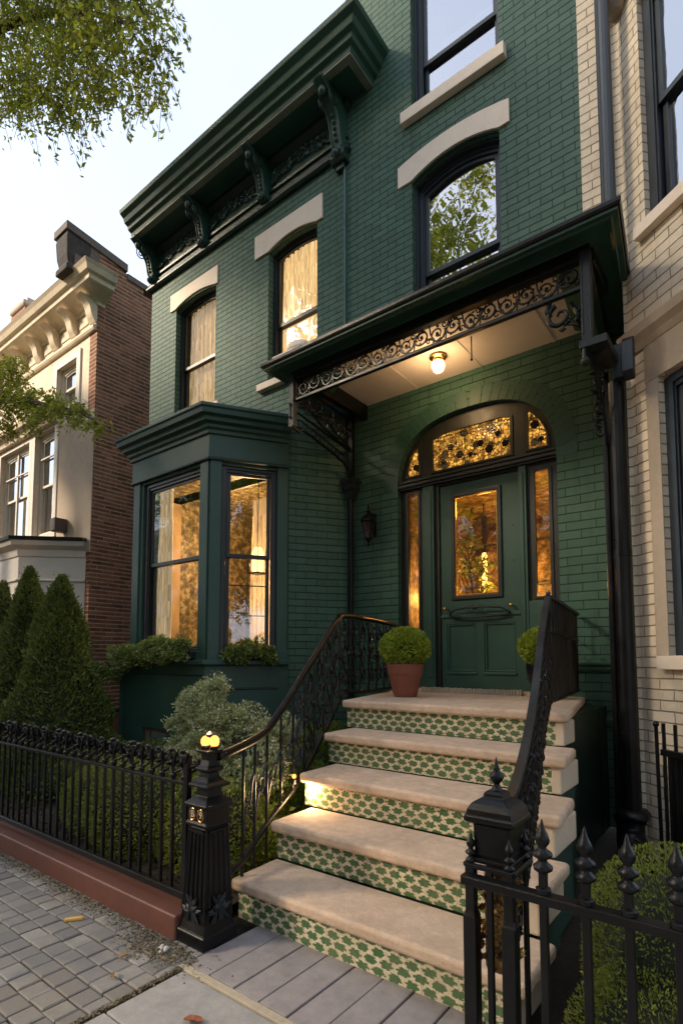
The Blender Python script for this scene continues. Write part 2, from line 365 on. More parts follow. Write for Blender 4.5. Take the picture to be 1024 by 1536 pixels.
def thing(name, label, cat, loc=(0,0,0), group=None):
    o = bpy.data.objects.new(name, None); COL.objects.link(o); o.location = loc; o.empty_display_size = .2
    o['label'] = label; o['category'] = cat
    if group: o['group'] = group
    return o
def build(name, mb, mat, parent=None, bevel=0, seg=2, smooth=False, fix=True, local=False, label=None):
    me = bpy.data.meshes.new(name)
    if fix:
        bm = bmesh.new(); vv = [bm.verts.new(p) for p in mb.v]
        for f in mb.f:
            try: bm.faces.new([vv[i] for i in f])
            except ValueError: pass
        bmesh.ops.recalc_face_normals(bm, faces=bm.faces); bm.to_mesh(me); bm.free()
    else: me.from_pydata(mb.v, [], mb.f)
    n = len(me.vertices); L = len(me.loops)
    co = np.empty(n*3, 'f'); me.vertices.foreach_get('co', co); co = co.reshape(-1, 3)
    li = np.empty(L, 'i'); me.loops.foreach_get('vertex_index', li)
    nf = len(me.polygons); nr = np.empty(nf*3, 'f'); me.polygons.foreach_get('normal', nr); nr = nr.reshape(-1, 3)
    lt = np.empty(nf, 'i'); me.polygons.foreach_get('loop_total', lt)
    fn = np.repeat(nr, lt, axis=0); p = co[li]
    hz = np.hypot(fn[:, 0], fn[:, 1])+1e-9; tx, ty = -fn[:, 1]/hz, fn[:, 0]/hz
    flat = np.abs(fn[:, 2]) > .7
    sg = np.where(np.abs(tx) > np.abs(ty), np.sign(tx), np.sign(ty)); tx, ty = tx*sg, ty*sg
    u = np.where(flat, p[:, 0], p[:, 0]*tx+p[:, 1]*ty); v = np.where(flat, p[:, 1], p[:, 2])
    uvl = me.uv_layers.new(name='UVMap'); uvl.data.foreach_set('uv', np.stack([u, v], 1).astype('f').ravel())
    if smooth: me.polygons.foreach_set('use_smooth', [True]*nf)
    me.materials.append(mat)
    o = bpy.data.objects.new(name, me); COL.objects.link(o)
    if parent is not None:
        o.parent = parent
        if not local and parent.type == 'EMPTY': o.matrix_parent_inverse = Matrix.Translation(parent.location).inverted()
    if bevel:
        b = o.modifiers.new('bevel', 'BEVEL'); b.width = bevel; b.segments = seg; b.limit_method = 'ANGLE'; b.angle_limit = math.radians(35)
        b.harden_normals = False
    if label: o['label'] = label
    return o
def tag(o, label, cat, group=None):
    o['label'] = label; o['category'] = cat
    if group: o['group'] = group
    return o
def struct(o, kind='structure'): o['kind'] = kind; return o
def copy_thing(o, loc, label=None, rotz=None, scale=None):
    r = o.copy(); COL.objects.link(r); r.location = loc
    if rotz is not None: r.rotation_euler = (0, 0, rotz)
    if scale: r.scale = scale
    if label: r['label'] = label
    for ch in list(o.children):
        c = ch.copy(); COL.objects.link(c); c.parent = r
        for g2 in list(ch.children):
            d = g2.copy(); COL.objects.link(d); d.parent = c
    return r

# leaves as real little blades --------------------------------------------------
def leaves(P, size, D=None, aspect=.5, jit=.35, flatup=0.0):
    P = np.asarray(P, float); n = len(P)
    d = rng.normal(size=(n, 3))
    if D is not None: d = np.asarray(D)+d*.55
    d /= np.linalg.norm(d, axis=1)[:, None]+1e-9
    q = rng.normal(size=(n, 3)); q[:, 2] *= (1-flatup); w = np.cross(d, q); w /= np.linalg.norm(w, axis=1)[:, None]+1e-9
    nn = np.cross(d, w)
    L = size*(1+rng.uniform(-jit, jit, n))[:, None]; W = L*aspect*.5
    a = P-d*L*.5; b = P+w*W+nn*L*.08; c = P+d*L*.5; e = P-w*W+nn*L*.08
    V = np.stack([a, b, c, e], 1).reshape(-1, 3)
    return V, n
def leaf_obj(name, V, n, mat, parent=None):
    me = bpy.data.meshes.new(name)
    me.vertices.add(n*4); me.vertices.foreach_set('co', V.astype('f').ravel())
    me.loops.add(n*4); me.loops.foreach_set('vertex_index', np.arange(n*4, dtype='i'))
    me.polygons.add(n); me.polygons.foreach_set('loop_start', np.arange(0, n*4, 4, dtype='i'))
    me.update(calc_edges=True); me.materials.append(mat)
    o = bpy.data.objects.new(name, me); COL.objects.link(o)
    if parent is not None:
        o.parent = parent; o.matrix_parent_inverse = Matrix.Translation(parent.location).inverted()
    return o
def ball_pts(c, r, n, shell=.5):
    d = rng.normal(size=(n, 3)); d /= np.linalg.norm(d, axis=1)[:, None]
    rad = (1-shell*rng.random(n)**1.5)[:, None]
    return np.array(c)+d*rad*np.array(r), d
def lumpy(c, r, n, lumps=12, amp=.18, shell=.3, up=.0):
    """points over a bumpy ellipsoid"""
    d = rng.normal(size=(n, 3)); d /= np.linalg.norm(d, axis=1)[:, None]
    K = rng.normal(size=(lumps, 3)); K /= np.linalg.norm(K, axis=1)[:, None]
    b = np.max(d@K.T, axis=1); f = 1+amp*((b-.75)*3)
    f *= 1-shell*rng.random(n)**2
    return np.array(c)+d*f[:, None]*np.array(r), d
EXPOSURE = 1.6
# ================================================================= GROUND
Y0, YD, YB = 4.8, 5.5, 4.0
g = MB(); g.add([(-220,-220,-.06),(220,-220,-.06),(220,220,-.06),(-220,220,-.06)], [(0,1,2,3)])
struct(build('ground', g, M['soil'], fix=False))
m_asph = m_stone('asphalt', (.05,.05,.052), .2, 6, .9, .6)
g = MB(); g.box(-40, 30, -12, -3.2, -.14, -.035); struct(build('road', g, m_asph))
g = MB(); g.box(-40, 30, -3.2, -3.0, -.1, .0); struct(build('kerb', g, M['slab'], bevel=.01))
# garden soil strip
def soil_sheet(x0, x1, y0, y1, z, step=.07):
    g = MB(); nx = int((x1-x0)/step); ny = int((y1-y0)/step); vs = []
    for j in range(ny+1):
        for i in range(nx+1):
            x = x0+(x1-x0)*i/nx; y = y0+(y1-y0)*j/ny
            vs.append((x, y, z+.018*sin(x*5.1+y*3)*cos(y*4.2-x)+random.uniform(-.008, .008)))
    g.add(vs, [(j*(nx+1)+i, j*(nx+1)+i+1, (j+1)*(nx+1)+i+1, (j+1)*(nx+1)+i) for j in range(ny) for i in range(nx)])
    return g
struct(build('soil', soil_sheet(-14, -2.62, 1.95, 5.4, .02), M['soil'], fix=False, smooth=True))
struct(build('soil', soil_sheet(-.78, 3.5, 1.55, 4.8, .0), M['soil'], fix=False, smooth=True))
# pavers: sheet below with real small setts on it
g = MB(); g.box(-40, -2.30, -3.0, 1.86, -.1, -.012); struct(build('pavement', g, M['soil']))
def paver_mat():
    g = G('paver_stone'); geo = g.n('ShaderNodeNewGeometry'); r = geo.outputs['Random Per Island']; o = g.obj()
    n = g.noise(o, 3, 4, .7); n2 = g.noise(o, 70, 5, .75); n3 = g.noise(o, 1.2, 4, .6)
    c = g.mix(r, (.15, .142, .132), (.30, .28, .25)); c = g.mix(g.ramp(n, [(.35, 0), (.7, 1)]), c, (.16, .152, .148))
    c = g.mix(g.math('MULTIPLY', g.ramp(n2, [(.55, 0), (.7, 1)]), .5), c, (.07, .06, .055))
    c = g.mix(g.math('MULTIPLY', g.ramp(n3, [(.52, 0), (.66, 1)]), .45), c, (.20, .155, .10))
    return g.done(g.bsdf(c, .78, nrm=g.bump(n2, .5, .004)))
M['paver'] = paver_mat()
def setts(x0, x1, y0, y1, px, py, z, gap=.006, skip=None):
    g = MB(); j = 0; y = y0
    while y < y1:
        x = x0 - (px*.5 if j % 2 else 0)+random.uniform(-.01, .01)
        while x < x1:
            w = px*random.uniform(.93, 1.07)
            if skip is None or not skip(x+w/2, y+py/2):
                zz = z+random.uniform(-.003, .003); a = gap/2; c = .007
                dx = [random.uniform(-.003, .003) for _ in range(4)]
                X0, X1, Ya, Yb = x+a+dx[0], x+w-a+dx[1], y+a+dx[2], y+py-a+dx[3]
                X1 = min(X1, x1)
                if X1-X0 > .03:
                    t = random.uniform(-.002, .002)
                    vs = [(X0,Ya,zz-.02),(X1,Ya,zz-.02),(X1,Yb,zz-.02),(X0,Yb,zz-.02),
                          (X0,Ya,zz-c*.6),(X1,Ya,zz-c*.6),(X1,Yb,zz-c*.6),(X0,Yb,zz-c*.6),
                          (X0+c,Ya+c,zz+t),(X1-c,Ya+c,zz-t),(X1-c,Yb-c,zz-t),(X0+c,Yb-c,zz+t)]
                    g.add(vs, [(0,1,5,4),(1,2,6,5),(2,3,7,6),(3,0,4,7),(4,5,9,8),(5,6,10,9),(6,7,11,10),(7,4,8,11),(8,9,10,11)])
            x += w
        y += py; j += 1
    return g
struct(build('pavement', setts(-9.0, -2.33, -1.2, 1.84, .122, .112, .0), M['paver'], fix=False))
# soil and grit in the strip by the kerb wall
# planks walkway in front of steps, mortar line, big flags
g = MB(); g.box(-2.30, 3.5, -3.0, 2.26, -.1, -.02); struct(build('path', g, M['soil']))
g = MB(); x = -2.34
while x < 3.2:
    w = .172*random.uniform(.92, 1.08); z = random.uniform(-.002, .003)
    g.box(x+.004, x+w-.004, 1.765, 2.28, -.02, z); x += w
struct(build('path', g, M['slate'], bevel=.005))
g = MB(); g.box(-2.34, 3.4, 1.715, 1.757, -.02, .004); struct(build('path', g, M['mortar'], bevel=.004))
g = MB()
for j, (ya, yb) in enumerate([(1.32, 1.708), (.86, 1.312), (.3, .852), (-.4, .292), (-1.2, -.408), (-3.0, -1.208)]):
    x = -2.30 if j % 2 else -2.30
    xs = [-2.30, -1.62-.25*(j % 2), -.75, .2, 1.1, 2.2, 3.4]
    for a, b in zip(xs[:-1], xs[1:]): g.box(a+.005, b-.005, ya, yb, -.02, random.uniform(-.003, .002))
struct(build('path', g, M['slab'], bevel=.006))
# moss and grit in joints (countless)
P = []
for _ in range(2600):
    x = random.uniform(-5.5, -2.35); y = 1.84-abs(random.gauss(0, .05)); P.append((x, y, .004))
for _ in range(900):
    y = random.uniform(.9, 1.8); P.append((-2.315+random.gauss(0, .008), y, .002))
for _ in range(900): P.append((-2.55+random.gauss(0, .14), 1.74+random.gauss(0, .05), .004))
V, n = leaves(P, .012, None, .8)
V[:, 2] = np.maximum(V[:, 2], .001); m_grit = m_leaf('grit', (.10, .07, .04), (.34, .26, .16), 0, .9, 20, (.05, .07, .015), .2)
struct(leaf_obj('grit', V, n, m_grit), 'stuff')
P = [(random.uniform(-9, -2.65), random.uniform(2.0, 4.6), random.uniform(.02, .05)) for _ in range(9000)] + \
    [(random.uniform(-.7, 2), random.uniform(1.7, 4.5), random.uniform(.01, .03)) for _ in range(3000)]
V, n = leaves(P, .035, None, .5, flatup=0); m_lit = m_leaf('leaf_litter', (.03, .018, .008), (.12, .075, .035), .1, .9, 9, (.02, .045, .01), .25)
struct(leaf_obj('leaf_litter', V, n, m_lit), 'stuff')
# small litter on the pavement
g = MB(); g.box(-.048, .048, -.013, .013, 0, .016)
o = build('wood_offcut', g, m_paint('yellow_scrap', (.72, .42, .10), .6), bevel=.003); o.location = (-3.215, 1.635, .003); o.rotation_euler = (0, 0, .95)
tag(o, 'small yellow stick lying on the grey pavers', 'stick')
def dead_leaf(x, y, s, rz, col, label):
    g = MB(); pts = []; n = 9
    for i in range(n):
        a = 2*PI*i/n; r = s*(.55+.45*abs(cos(a)))*(1+.12*random.uniform(-1, 1)); pts.append((r*cos(a), r*.6*sin(a), .006+.012*abs(sin(a))))
    g.add([(0, 0, .003)]+pts, [(0, 1+i, 1+(i+1) % n) for i in range(n)])
    o = build('fallen_leaf', g, m_paint('dead_leaf', col, .7, .4), fix=False); o.location = (x, y, .004); o.rotation_euler = (0, 0, rz); tag(o, label, 'leaf', 'fallen leaves on the paving')
dead_leaf(-1.94, 1.50, .045, .6, (.30, .085, .03), 'rust brown leaf lying on the grey flagstone past the cream mortar line')
dead_leaf(-2.62, 1.60, .035, 1.3, (.42, .27, .12), 'small tan leaf on the pavers near the end of the brown kerb')
dead_leaf(-2.50, 1.47, .028, 2.3, (.45, .30, .15), 'tiny tan leaf on the pavers beside the flagstone edge')
g = MB()
for _ in range(9): g.ball((random.gauss(0, .018), random.gauss(0, .014), .012), random.uniform(.006, .013), 5)
o = build('pebbles', g, m_stone('white_pebble', (.6, .58, .54)), fix=False); o.location = (-2.53, 1.76, 0); tag(o, 'crumbs of white stone at the end of the brown kerb', 'pebbles')

# low kerb wall under the fence
o = build('kerb_wall', MB().box(-14, -2.56, 1.85, 2.09, -.05, .128), M['redstone'], bevel=.012, seg=3)
tag(o, 'long low reddish brown painted kerb wall under the left iron fence', 'kerb wall')

# ================================================================= GREEN HOUSE
house = thing('terraced_house', 'dark green painted brick town house with cream lintels and bracketed cornice', 'house', (-4, 4.8, 0))
PX, PC = -4.535, -4.055     # where the recess side wall starts and ends
def arc(x0, x1, zs, rise, n=14):
    return [(x0+(x1-x0)*i/n, zs+rise*(1-(2*i/n-1)**2)) for i in range(n+1)]
def win_hole(x0, x1, z0, zs, rise): return [(x0, z0)]+arc(x0, x1, zs, rise)+[(x1, z0)]
W = [(-6.92, -5.98, 5.12, 6.85, .06), (-4.92, -4.09, 5.06, 6.82, .06), (-2.765, -1.805, 5.06, 6.575, .11), (-2.765, -1.79, 7.40, 9.1, .15)]
A0, B0 = (0, Y0), (1, Y0)
outer = [(-7.58, 0), (-7.09, 0), (-7.09, 3.9), (-4.56, 3.9), (-4.56, 0), (PX, 0), (PX, 4.74), (-1.085, 4.74), (-1.085, 13.5), (-3.66, 13.5), (-3.66, 8.30), (-7.58, 8.30)]
g = MB(); g.panel(A0, B0, outer, [win_hole(*w) for w in W], 0, .26)
build('wall', g, M['gbrick'], house)
g = MB(); g.box(-7.58, -7.36, 5.06, 12, 0, 8.3); g.box(-3.66, -3.40, 5.06, 12, 8.3, 13.5)
g.box(-7.58, -1.0, 5.06, 12, 8.1, 8.28)
build('wall', g, M['gbrick'], house)
# recess: slanted wall and door wall
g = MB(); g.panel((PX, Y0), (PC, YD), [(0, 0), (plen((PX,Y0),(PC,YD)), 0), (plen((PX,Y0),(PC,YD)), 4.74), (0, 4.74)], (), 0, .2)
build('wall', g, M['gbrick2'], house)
acx, ahw, azs, arise = -2.485, .925, 3.50, .80
def arch(x, inset=0, ex=2.55):
    t = min(1, abs(x-acx)/(ahw-inset)); return azs+(arise-inset)*(1-t**ex)**(1/ex)
def arch_pts(x0, x1, inset, n=24):
    return [(acx-(ahw-inset)*cos(PI*i/n), arch(acx-(ahw-inset)*cos(PI*i/n), inset)) for i in range(n+1) if x0-1e-6 <= acx-(ahw-inset)*cos(PI*i/n) <= x1+1e-6]
hole = [(acx-ahw, 1.1)]+arch_pts(-9, 9, 0, 40)+[(acx+ahw, 1.1)]
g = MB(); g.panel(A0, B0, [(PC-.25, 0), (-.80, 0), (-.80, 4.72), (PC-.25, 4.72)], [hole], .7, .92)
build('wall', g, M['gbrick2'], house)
# water table mouldings on the right of the door wall
g = MB(); g.sweep([(-1.56, YD), (-.80, YD)], [(0, 1.40), (.03, 1.40), (.035, 1.425), (.02, 1.435), (.045, 1.455), (.045, 1.475), (.02, 1.50), (0, 1.51)])
build('water_table', g, M['green'], house, bevel=.004)
g = MB(); g.sweep([(-1.56, YD), (-.80, YD)], [(0, .895), (.05, .895), (.05, .955), (.02, .985), (0, .99)])
build('wall_ledge', g, M['green'], house, bevel=.004)
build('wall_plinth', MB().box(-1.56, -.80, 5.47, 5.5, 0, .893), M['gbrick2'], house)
# soldier arch: slight proud band of bricks over door
g = MB(); NB = 34
for i in range(NB):
    a0, a1 = PI-(i+.06)*PI/NB, PI-(i+.94)*PI/NB
    q = []
    for a, k in ((a0, 0), (a1, 0), (a1, .20), (a0, .20)):
        q.append((acx+(ahw+k)*(abs(cos(a))**(2/2.55))*(1 if cos(a) > 0 else -1), azs+(arise+k)*abs(sin(a))**(2/2.55)))
    g.panel(A0, B0, q, (), .698, .71)
build('door_arch', g, M['green'], house, bevel=.004)

# windows -----------------------------------------------------------------
def window(A, B, s0, s1, z0, zs, rise, depth, mat, fw=.055, glass='glass', split=None, room=None, roomd=.9, sash2=.042, parent=None):
    """double-hung sash window sunk 'depth' into a wall; the sashes, panes are its sub-parts"""
    parent = parent or house
    g = MB(); i = fw
    outer = win_hole(s0, s1, z0, zs, rise)
    inner = [(s0+i, z0+i*.8)]+arc(s0+i, s1-i, zs-i*.7, rise*.9)+[(s1-i, z0+i*.8)]
    g.panel(A, B, outer, [inner], depth, depth+.09)
    # stop bead
    i2 = i+.014
    inner2 = [(s0+i2, z0+i2)]+arc(s0+i2, s1-i2, zs-i2, rise*.85)+[(s1-i2, z0+i2)]
    g.panel(A, B, [(s0+i-.012, z0+i*.8-.01)]+arc(s0+i-.012, s1-i+.012, zs-i*.6, rise*.9)+[(s1-i+.012, z0+i*.8-.01)], [inner2], depth+.015, depth+.03)
    win = build('window', g, mat, parent, bevel=.006)
    zm = split if split else (z0+zs+rise*.5)/2
    a, b = s0+i+.012, s1-i-.012; k = sash2
    top = arc(a, b, zs-i, rise*.8)
    topi = arc(a+k, b-k, zs-i-k, rise*.75)
    u = MB(); u.panel(A, B, [(a, zm-.018)]+top+[(b, zm-.018)], [[(a+k, zm+.028)]+topi+[(b-k, zm+.028)]], depth+.035, depth+.07)
    build('upper_sash', u, mat, win, bevel=.004)
    l = MB(); l.panel(A, B, [(a, z0+i*.5), (a, zm+.03), (b, zm+.03), (b, z0+i*.5)], [[(a+k, z0+i+.045), (a+k, zm-.02), (b-k, zm-.02), (b-k, z0+i+.045)]], depth+.072, depth+.105)
    build('lower_sash', l, mat, win, bevel=.004)
    p = MB(); p.panel(A, B, [(a+k-.01, zm)]+arc(a+k-.01, b-k+.01, zs-i-k+.01, rise*.75)+[(b-k+.01, zm)], (), depth+.050, depth+.055)
    build('pane', p, M[glass], win)
    p = MB(); p.panel(A, B, [(a+k-.01, z0+i), (a+k-.01, zm), (b-k+.01, zm), (b-k+.01, z0+i)], (), depth+.086, depth+.091)
    build('pane', p, M[glass], win)
    if room:
        P = frame(A, B); d0, d1 = depth+.11, depth+.11+roomd; e = .12
        z1 = zs+rise
        vs = [P(s, z, d) for d in (d0, d1) for s, z in ((s0-e, z0-e), (s1+e, z0-e), (s1+e, z1+e), (s0-e, z1+e))]
        r = MB(); r.add(vs, [(4,5,6,7), (0,1,5,4), (1,2,6,5), (2,3,7,6), (3,0,4,7)])
        build('interior_wall', r, M[room], parent, fix=False)
    return win
def curtain(A, B, s0, s1, z0, z1, d, mat, waves, amp, label, drape=0):
    P = frame(A, B); g = MB(); N = max(24, int(waves*10)); H = 10; vs = []
    for j in range(H+1):
        z = z0+(z1-z0)*j/H
        for i in range(N+1):
            t = i/N; s = s0+(s1-s0)*t
            if drape: s = s0+(s1-s0)*t*(1-drape*(1-abs(j/H-.35)*1.2)) if drape > 0 else s1-(s1-s0)*(1-t)*(1+drape*(1-abs(j/H-.35)*1.2))
            vs.append(P(s, z, d+amp*sin(2*PI*waves*t+.6*sin(z*2))*(.8+.2*sin(9*t))))
    g.add(vs, [(j*(N+1)+i, j*(N+1)+i+1, (j+1)*(N+1)+i+1, (j+1)*(N+1)+i) for j in range(H) for i in range(N)])
    o = build('curtain', g, mat, fix=False, smooth=True); tag(o, label, 'curtain'); return o
window(A0, B0, *W[0], .09, M['dark'], room='room', split=5.93, glass='glass_low', fw=.035, sash2=.032)
window(A0, B0, *W[1], .09, M['dark'], room='room', split=5.85, glass='glass_low', fw=.035, sash2=.032)
window(A0, B0, *W[2], .12, M['navy'], glass='glass_hi', room='roomdark', split=5.60)
window(A0, B0, *W[3], .12, M['navy'], glass='glass_hi', room='roomdark', split=8.02)
curtain(A0, B0, -6.86, -6.02, 5.15, 6.95, .235, M['curtain2'], 8, .022, 'pale cream curtain behind the upper window over the bay')
curtain(A0, B0, -4.88, -4.12, 5.08, 6.9, .235, M['curtain'], 9, .024, 'warm gathered curtain with glow in its cloth behind the middle upper window')
# painted brick reveals (jambs) are the wall itself; outer brickmould trims
for s0, s1, z0, zs, r in W[2:]:
    g = MB(); g.panel(A0, B0, win_hole(s0-.001, s1+.001, z0, zs, r), [win_hole(s0+.022, s1-.022, z0+.01, zs-.02, r)], .07, .118)
    build('window_trim', g, M['navy'], house, bevel=.004)
# lintels
def lintel(x0, x1, zb, zt, s0, s1, zs, rise, curved=0, name='lintel'):
    a = arc(s0, s1, zs, rise)
    if curved: top = arc(x0, x1, zt, curved)[::-1]
    else: top = [(x1, zt), (x0, zt)]
    g = MB(); g.panel(A0, B0, [(x0, zb), (s0, zb)]+a[0:]+[(s1, zb), (x1, zb)]+top, (), -.022, .10)
    return build(name, g, M['cream'], house, bevel=.004)
lintel(-7.05, -5.935, 6.86, 7.125, -6.92, -5.98, 6.861, .075)
lintel(-5.17, -4.00, 6.83, 7.145, -4.92, -4.09, 6.831, .075)
lintel(-2.93, -1.70, 6.59, 6.82, -2.765, -1.805, 6.591, .105, curved=.08)
def sill(x0, x1, z0, z1, o=.075):
    g = MB(); g.prism_x(x0, x1, [(Y0+.10, z0), (Y0-o, z0), (Y0-o, z1-.018), (Y0+.10, z1)]); return build('sill', g, M['cream'], house, bevel=.005)
sill(-7.0, -5.80, 4.96, 5.08, .10); sill(-5.055, -3.98, 4.955, 5.06); sill(-2.86, -1.7, 4.98, 5.07); sill(-2.865, -1.72, 7.255, 7.40)

# main cornice ---------------------------------------------------------------
cx0, cx1 = -7.58, -3.62
g = MB(); g.sweep([(cx0, 5.3), (cx0, Y0), (cx1-.02, Y0), (cx1-.02, 4.90)], [(-.03, 7.42), (.045, 7.42), (.07, 7.445), (.07, 7.47), (.045, 7.485), (.055, 7.53), (.03, 7.56), (-.03, 7.56)])
build('string_course', g, M['dgreen'], house, bevel=.004)
g = MB(); g.sweep([(cx0, 5.3), (cx0, Y0), (cx1-.04, Y0), (cx1-.04, 4.90)], [(-.03, 7.56), (.022, 7.56), (.022, 8.06), (-.03, 8.06)])
build('frieze', g, M['green'], house)
g = MB(); g.sweep([(cx0, 5.3), (cx0, Y0), (cx1-.04, Y0), (cx1-.04, 4.9)], [(0, 7.60), (.05, 7.60), (.055, 7.635), (.02, 7.65), (0, 7.65)]); g.sweep([(cx0, 5.3), (cx0, Y0), (cx1-.04, Y0), (cx1-.04, 4.9)], [(0, 7.93), (.03, 7.93), (.10, 7.99), (.10, 8.06), (0, 8.06)])
build('frieze_moulding', g, M['dgreen'], house, bevel=.004)
cp = [(-.04, 8.05), (.44, 8.05), (.455, 8.10), (.50, 8.12), (.515, 8.17), (.56, 8.19), (.585, 8.25), (.64, 8.29), (.655, 8.34), (-.04, 8.40)]
CP = [(-7.05, 6.2), (-7.05, Y0), (-3.66, Y0), (-3.66, 4.96)]
g = MB(); g.sweep([(-7.50, Y0), (-3.70, Y0), (-3.70, 4.98)], cp)
build('cornice', g, M['green'], house, bevel=.005)
g = MB(); g.sweep([(-7.505, Y0), (-3.70, Y0), (-3.70, 4.98)], [(.35, 8.035), (.435, 8.035), (.445, 8.095), (.35, 8.095)])
build('cornice_fascia', g, m_paint('pale_green_trim', (.17, .20, .155), .5), house, bevel=.003)
# brackets (modillions): S-curved
def bracket(x, z0, z1, depth, w, par, mat, face=None):
    n = 22; outl = []
    for i in range(n+1):
        t = i/n; z = z0+(z1-z0)*t
        o = .05+depth*(t**1.9)*.92+.05*sin(PI*2*t)*(1-t*.4) + (.06*math.exp(-((t-.06)/.07)**2))
        outl.append((Y0-o, z))
    pts = [(Y0, z0)]+outl+[(Y0, z1)]
    g = MB(); g.prism_x(x-w/2, x+w/2, pts)
    b = build('bracket', g, mat, par, bevel=.008)
    # side ribs + scroll
    g = MB(); rib = [(y-.006, z) for y, z in outl]
    for sx in (-1, 1):
        g.tube([(x+sx*w*.42, y, z) for y, z in rib], .011, 6)
        g.tube([(x+sx*w*.52, Y0-(.04+depth*.5)+(.10*(1-k/26)*cos(k*.55)), z1-.14+(.10*(1-k/26)*sin(k*.55))) for k in range(24)], .009, 5)
    g.ball((x, outl[-3][0]+.01, z1-.09), w*.36, 7, 1.1); g.ball((x, outl[2][0]+.005, z0+.035), w*.34, 6)
    for k in range(5): g.ball((x, outl[6+k*2][0]-.004, outl[6+k*2][1]), w*.16, 5)
    build('scroll', g, M['castgreen'], b, smooth=True)
for x in (-7.46, -6.20, -4.95): bracket(x, 7.50, 8.04, .42, .14, house, M['green'])
bracket(-3.70, 7.36, 8.04, .46, .15, house, M['green'])
g = MB(); g.sweep([(-3.80, Y0), (-3.60, Y0)], [(0, 7.30), (.09, 7.31), (.12, 7.36), (.12, 7.42), (.08, 7.46), (0, 7.46)]); g.box(-3.76, -3.64, 4.74, 4.8, 7.24, 7.31)
build('bracket_foot', g, M['dgreen'], house, bevel=.006)
# carved swags in frieze panels
def spiral(c, r, turns, a0, sgn, ax=(1,0,0), ay=(0,0,1), n=22, tail=None):
    ax, ay, c = Vector(ax), Vector(ay), Vector(c); pts = []
    for k in range(n+1):
        t = k/n; a = a0+sgn*turns*2*PI*t; rr = r*(1-.82*t); pts.append(c+ax*rr*cos(a)+ay*rr*sin(a))
    return pts
def leafblob(g, c, d, L, w, nrm):
    c, d, nrm = Vector(c), Vector(d).normalized(), Vector(nrm); s = d.cross(nrm).normalized()
    g.add([c-nrm*.004, c+d*L*.45+s*w, c+d*L, c+d*L*.45-s*w, c+d*L*.4-nrm*.012], [(0,1,4),(1,2,4),(2,3,4),(3,0,4),(0,3,2,1)])
for x0, x1 in ((-7.36, -6.30), (-6.10, -5.05), (-4.85, -3.82)):
    g = MB(); n = 9; yy = Y0-.045; nn = (0, 1, 0)
    for k in range(n):
        t = (k+.5)/n; x = x0+(x1-x0)*t; zc = 7.76+.07*sin(PI*t); r = .055+.02*sin(PI*t)
        g.tube(spiral((x, yy, zc+(.02 if k % 2 else -.02)), r, 1.35, PI*(k % 2), 1 if k % 2 else -1), .011, 5)
        for q in range(5):
            a = random.uniform(0, 2*PI); leafblob(g, (x+.03*cos(a), yy-.01, zc+.03*sin(a)), (cos(a), 0, sin(a)), .075, .018, nn)
    g.tube([(x0+(x1-x0)*i/20, yy, 7.70+.12*sin(PI*i/20)) for i in range(21)], .012, 6)
    build('carved_swag', g, M['castgreen'], house, smooth=False, fix=False)
# little parapet cornice of the tall part
g = MB(); g.box(-3.80, -1.085, 4.66, 4.8, 9.9, 10.1); g.box(-3.80, -3.66, 4.8, 8, 9.9, 10.1)
build('parapet_band', g, M['dgreen'], house, bevel=.01)

# ================================================================= BAY
BA, BB = (-5.04, YB), (PX+.0, 4.787)
BL = (-6.60, YB); BLL = (-7.10, 4.787); LS = plen(BA, BB)
bay = house
fr0, fr1 = 3.86, 4.15
# front face: frame of wood with window hole ; side face same
def bay_face(A, B, L, hole, name='bay_face'):
    g = MB(); g.panel(A, B, [(0, 1.50), (L, 1.50), (L, 3.86), (0, 3.86)], [hole], 0, .10); return build(name, g, M['wood'], bay, bevel=.004)
hF = [(.20, 1.55), (.20, 3.80), (1.42, 3.80), (1.42, 1.55)]
hS = [(.14, 1.55), (.14, 3.80), (.80, 3.80), (.80, 1.55)]
bay_face(BL, BA, 1.56, hF); bay_face(BA, BB, LS, hS)
bay_face(BLL, BL, plen(BLL, BL), [(.14, 1.55), (.14, 3.80), (.76, 3.80), (.76, 1.55)])
# corner pilaster boards
for A, B, s0, s1 in ((BL, BA, 1.40, 1.555), (BA, BB, .0, .135), (BA, BB, .80, LS), (BL, BA, 0, .15)):
    g = MB()
    g.obox(A, B, s0+.003, s1-.003, -.022, .0, 1.52, 3.855)
    g.obox(A, B, s0, s1, -.034, -.0, 1.50, 1.60)
    build('bay_pilaster', g, M['wood'], bay, bevel=.004)
# frieze board & architrave bead
path = [BLL, BL, BA, BB]
g = MB(); g.sweep(path, [(-.1, 3.86), (.035, 3.86), (.035, 4.17), (-.1, 4.17)]); build('bay_frieze', g, M['wood'], bay, bevel=.004)
g = MB(); g.sweep(path, [(0, 3.835), (.05, 3.835), (.055, 3.86), (.036, 3.872), (0, 3.872)]); build('bay_bead', g, M['dgreen'], bay, bevel=.003)
g = MB(); g.sweep(path, [(-.05, 4.14), (.06, 4.14), (.065, 4.18), (.095, 4.20), (.10, 4.235), (.155, 4.255), (.16, 4.30), (.215, 4.315), (.225, 4.37), (.245, 4.385), (.245, 4.42), (-.05, 4.50)])
build('bay_cornice', g, M['wood'], bay, bevel=.004)
g = MB(); g.add([(*p, 4.44) for p in (BLL, BL, BA, BB)], [(0,1,2,3)]); build('bay_roof', g, M['dark'], bay, fix=False)
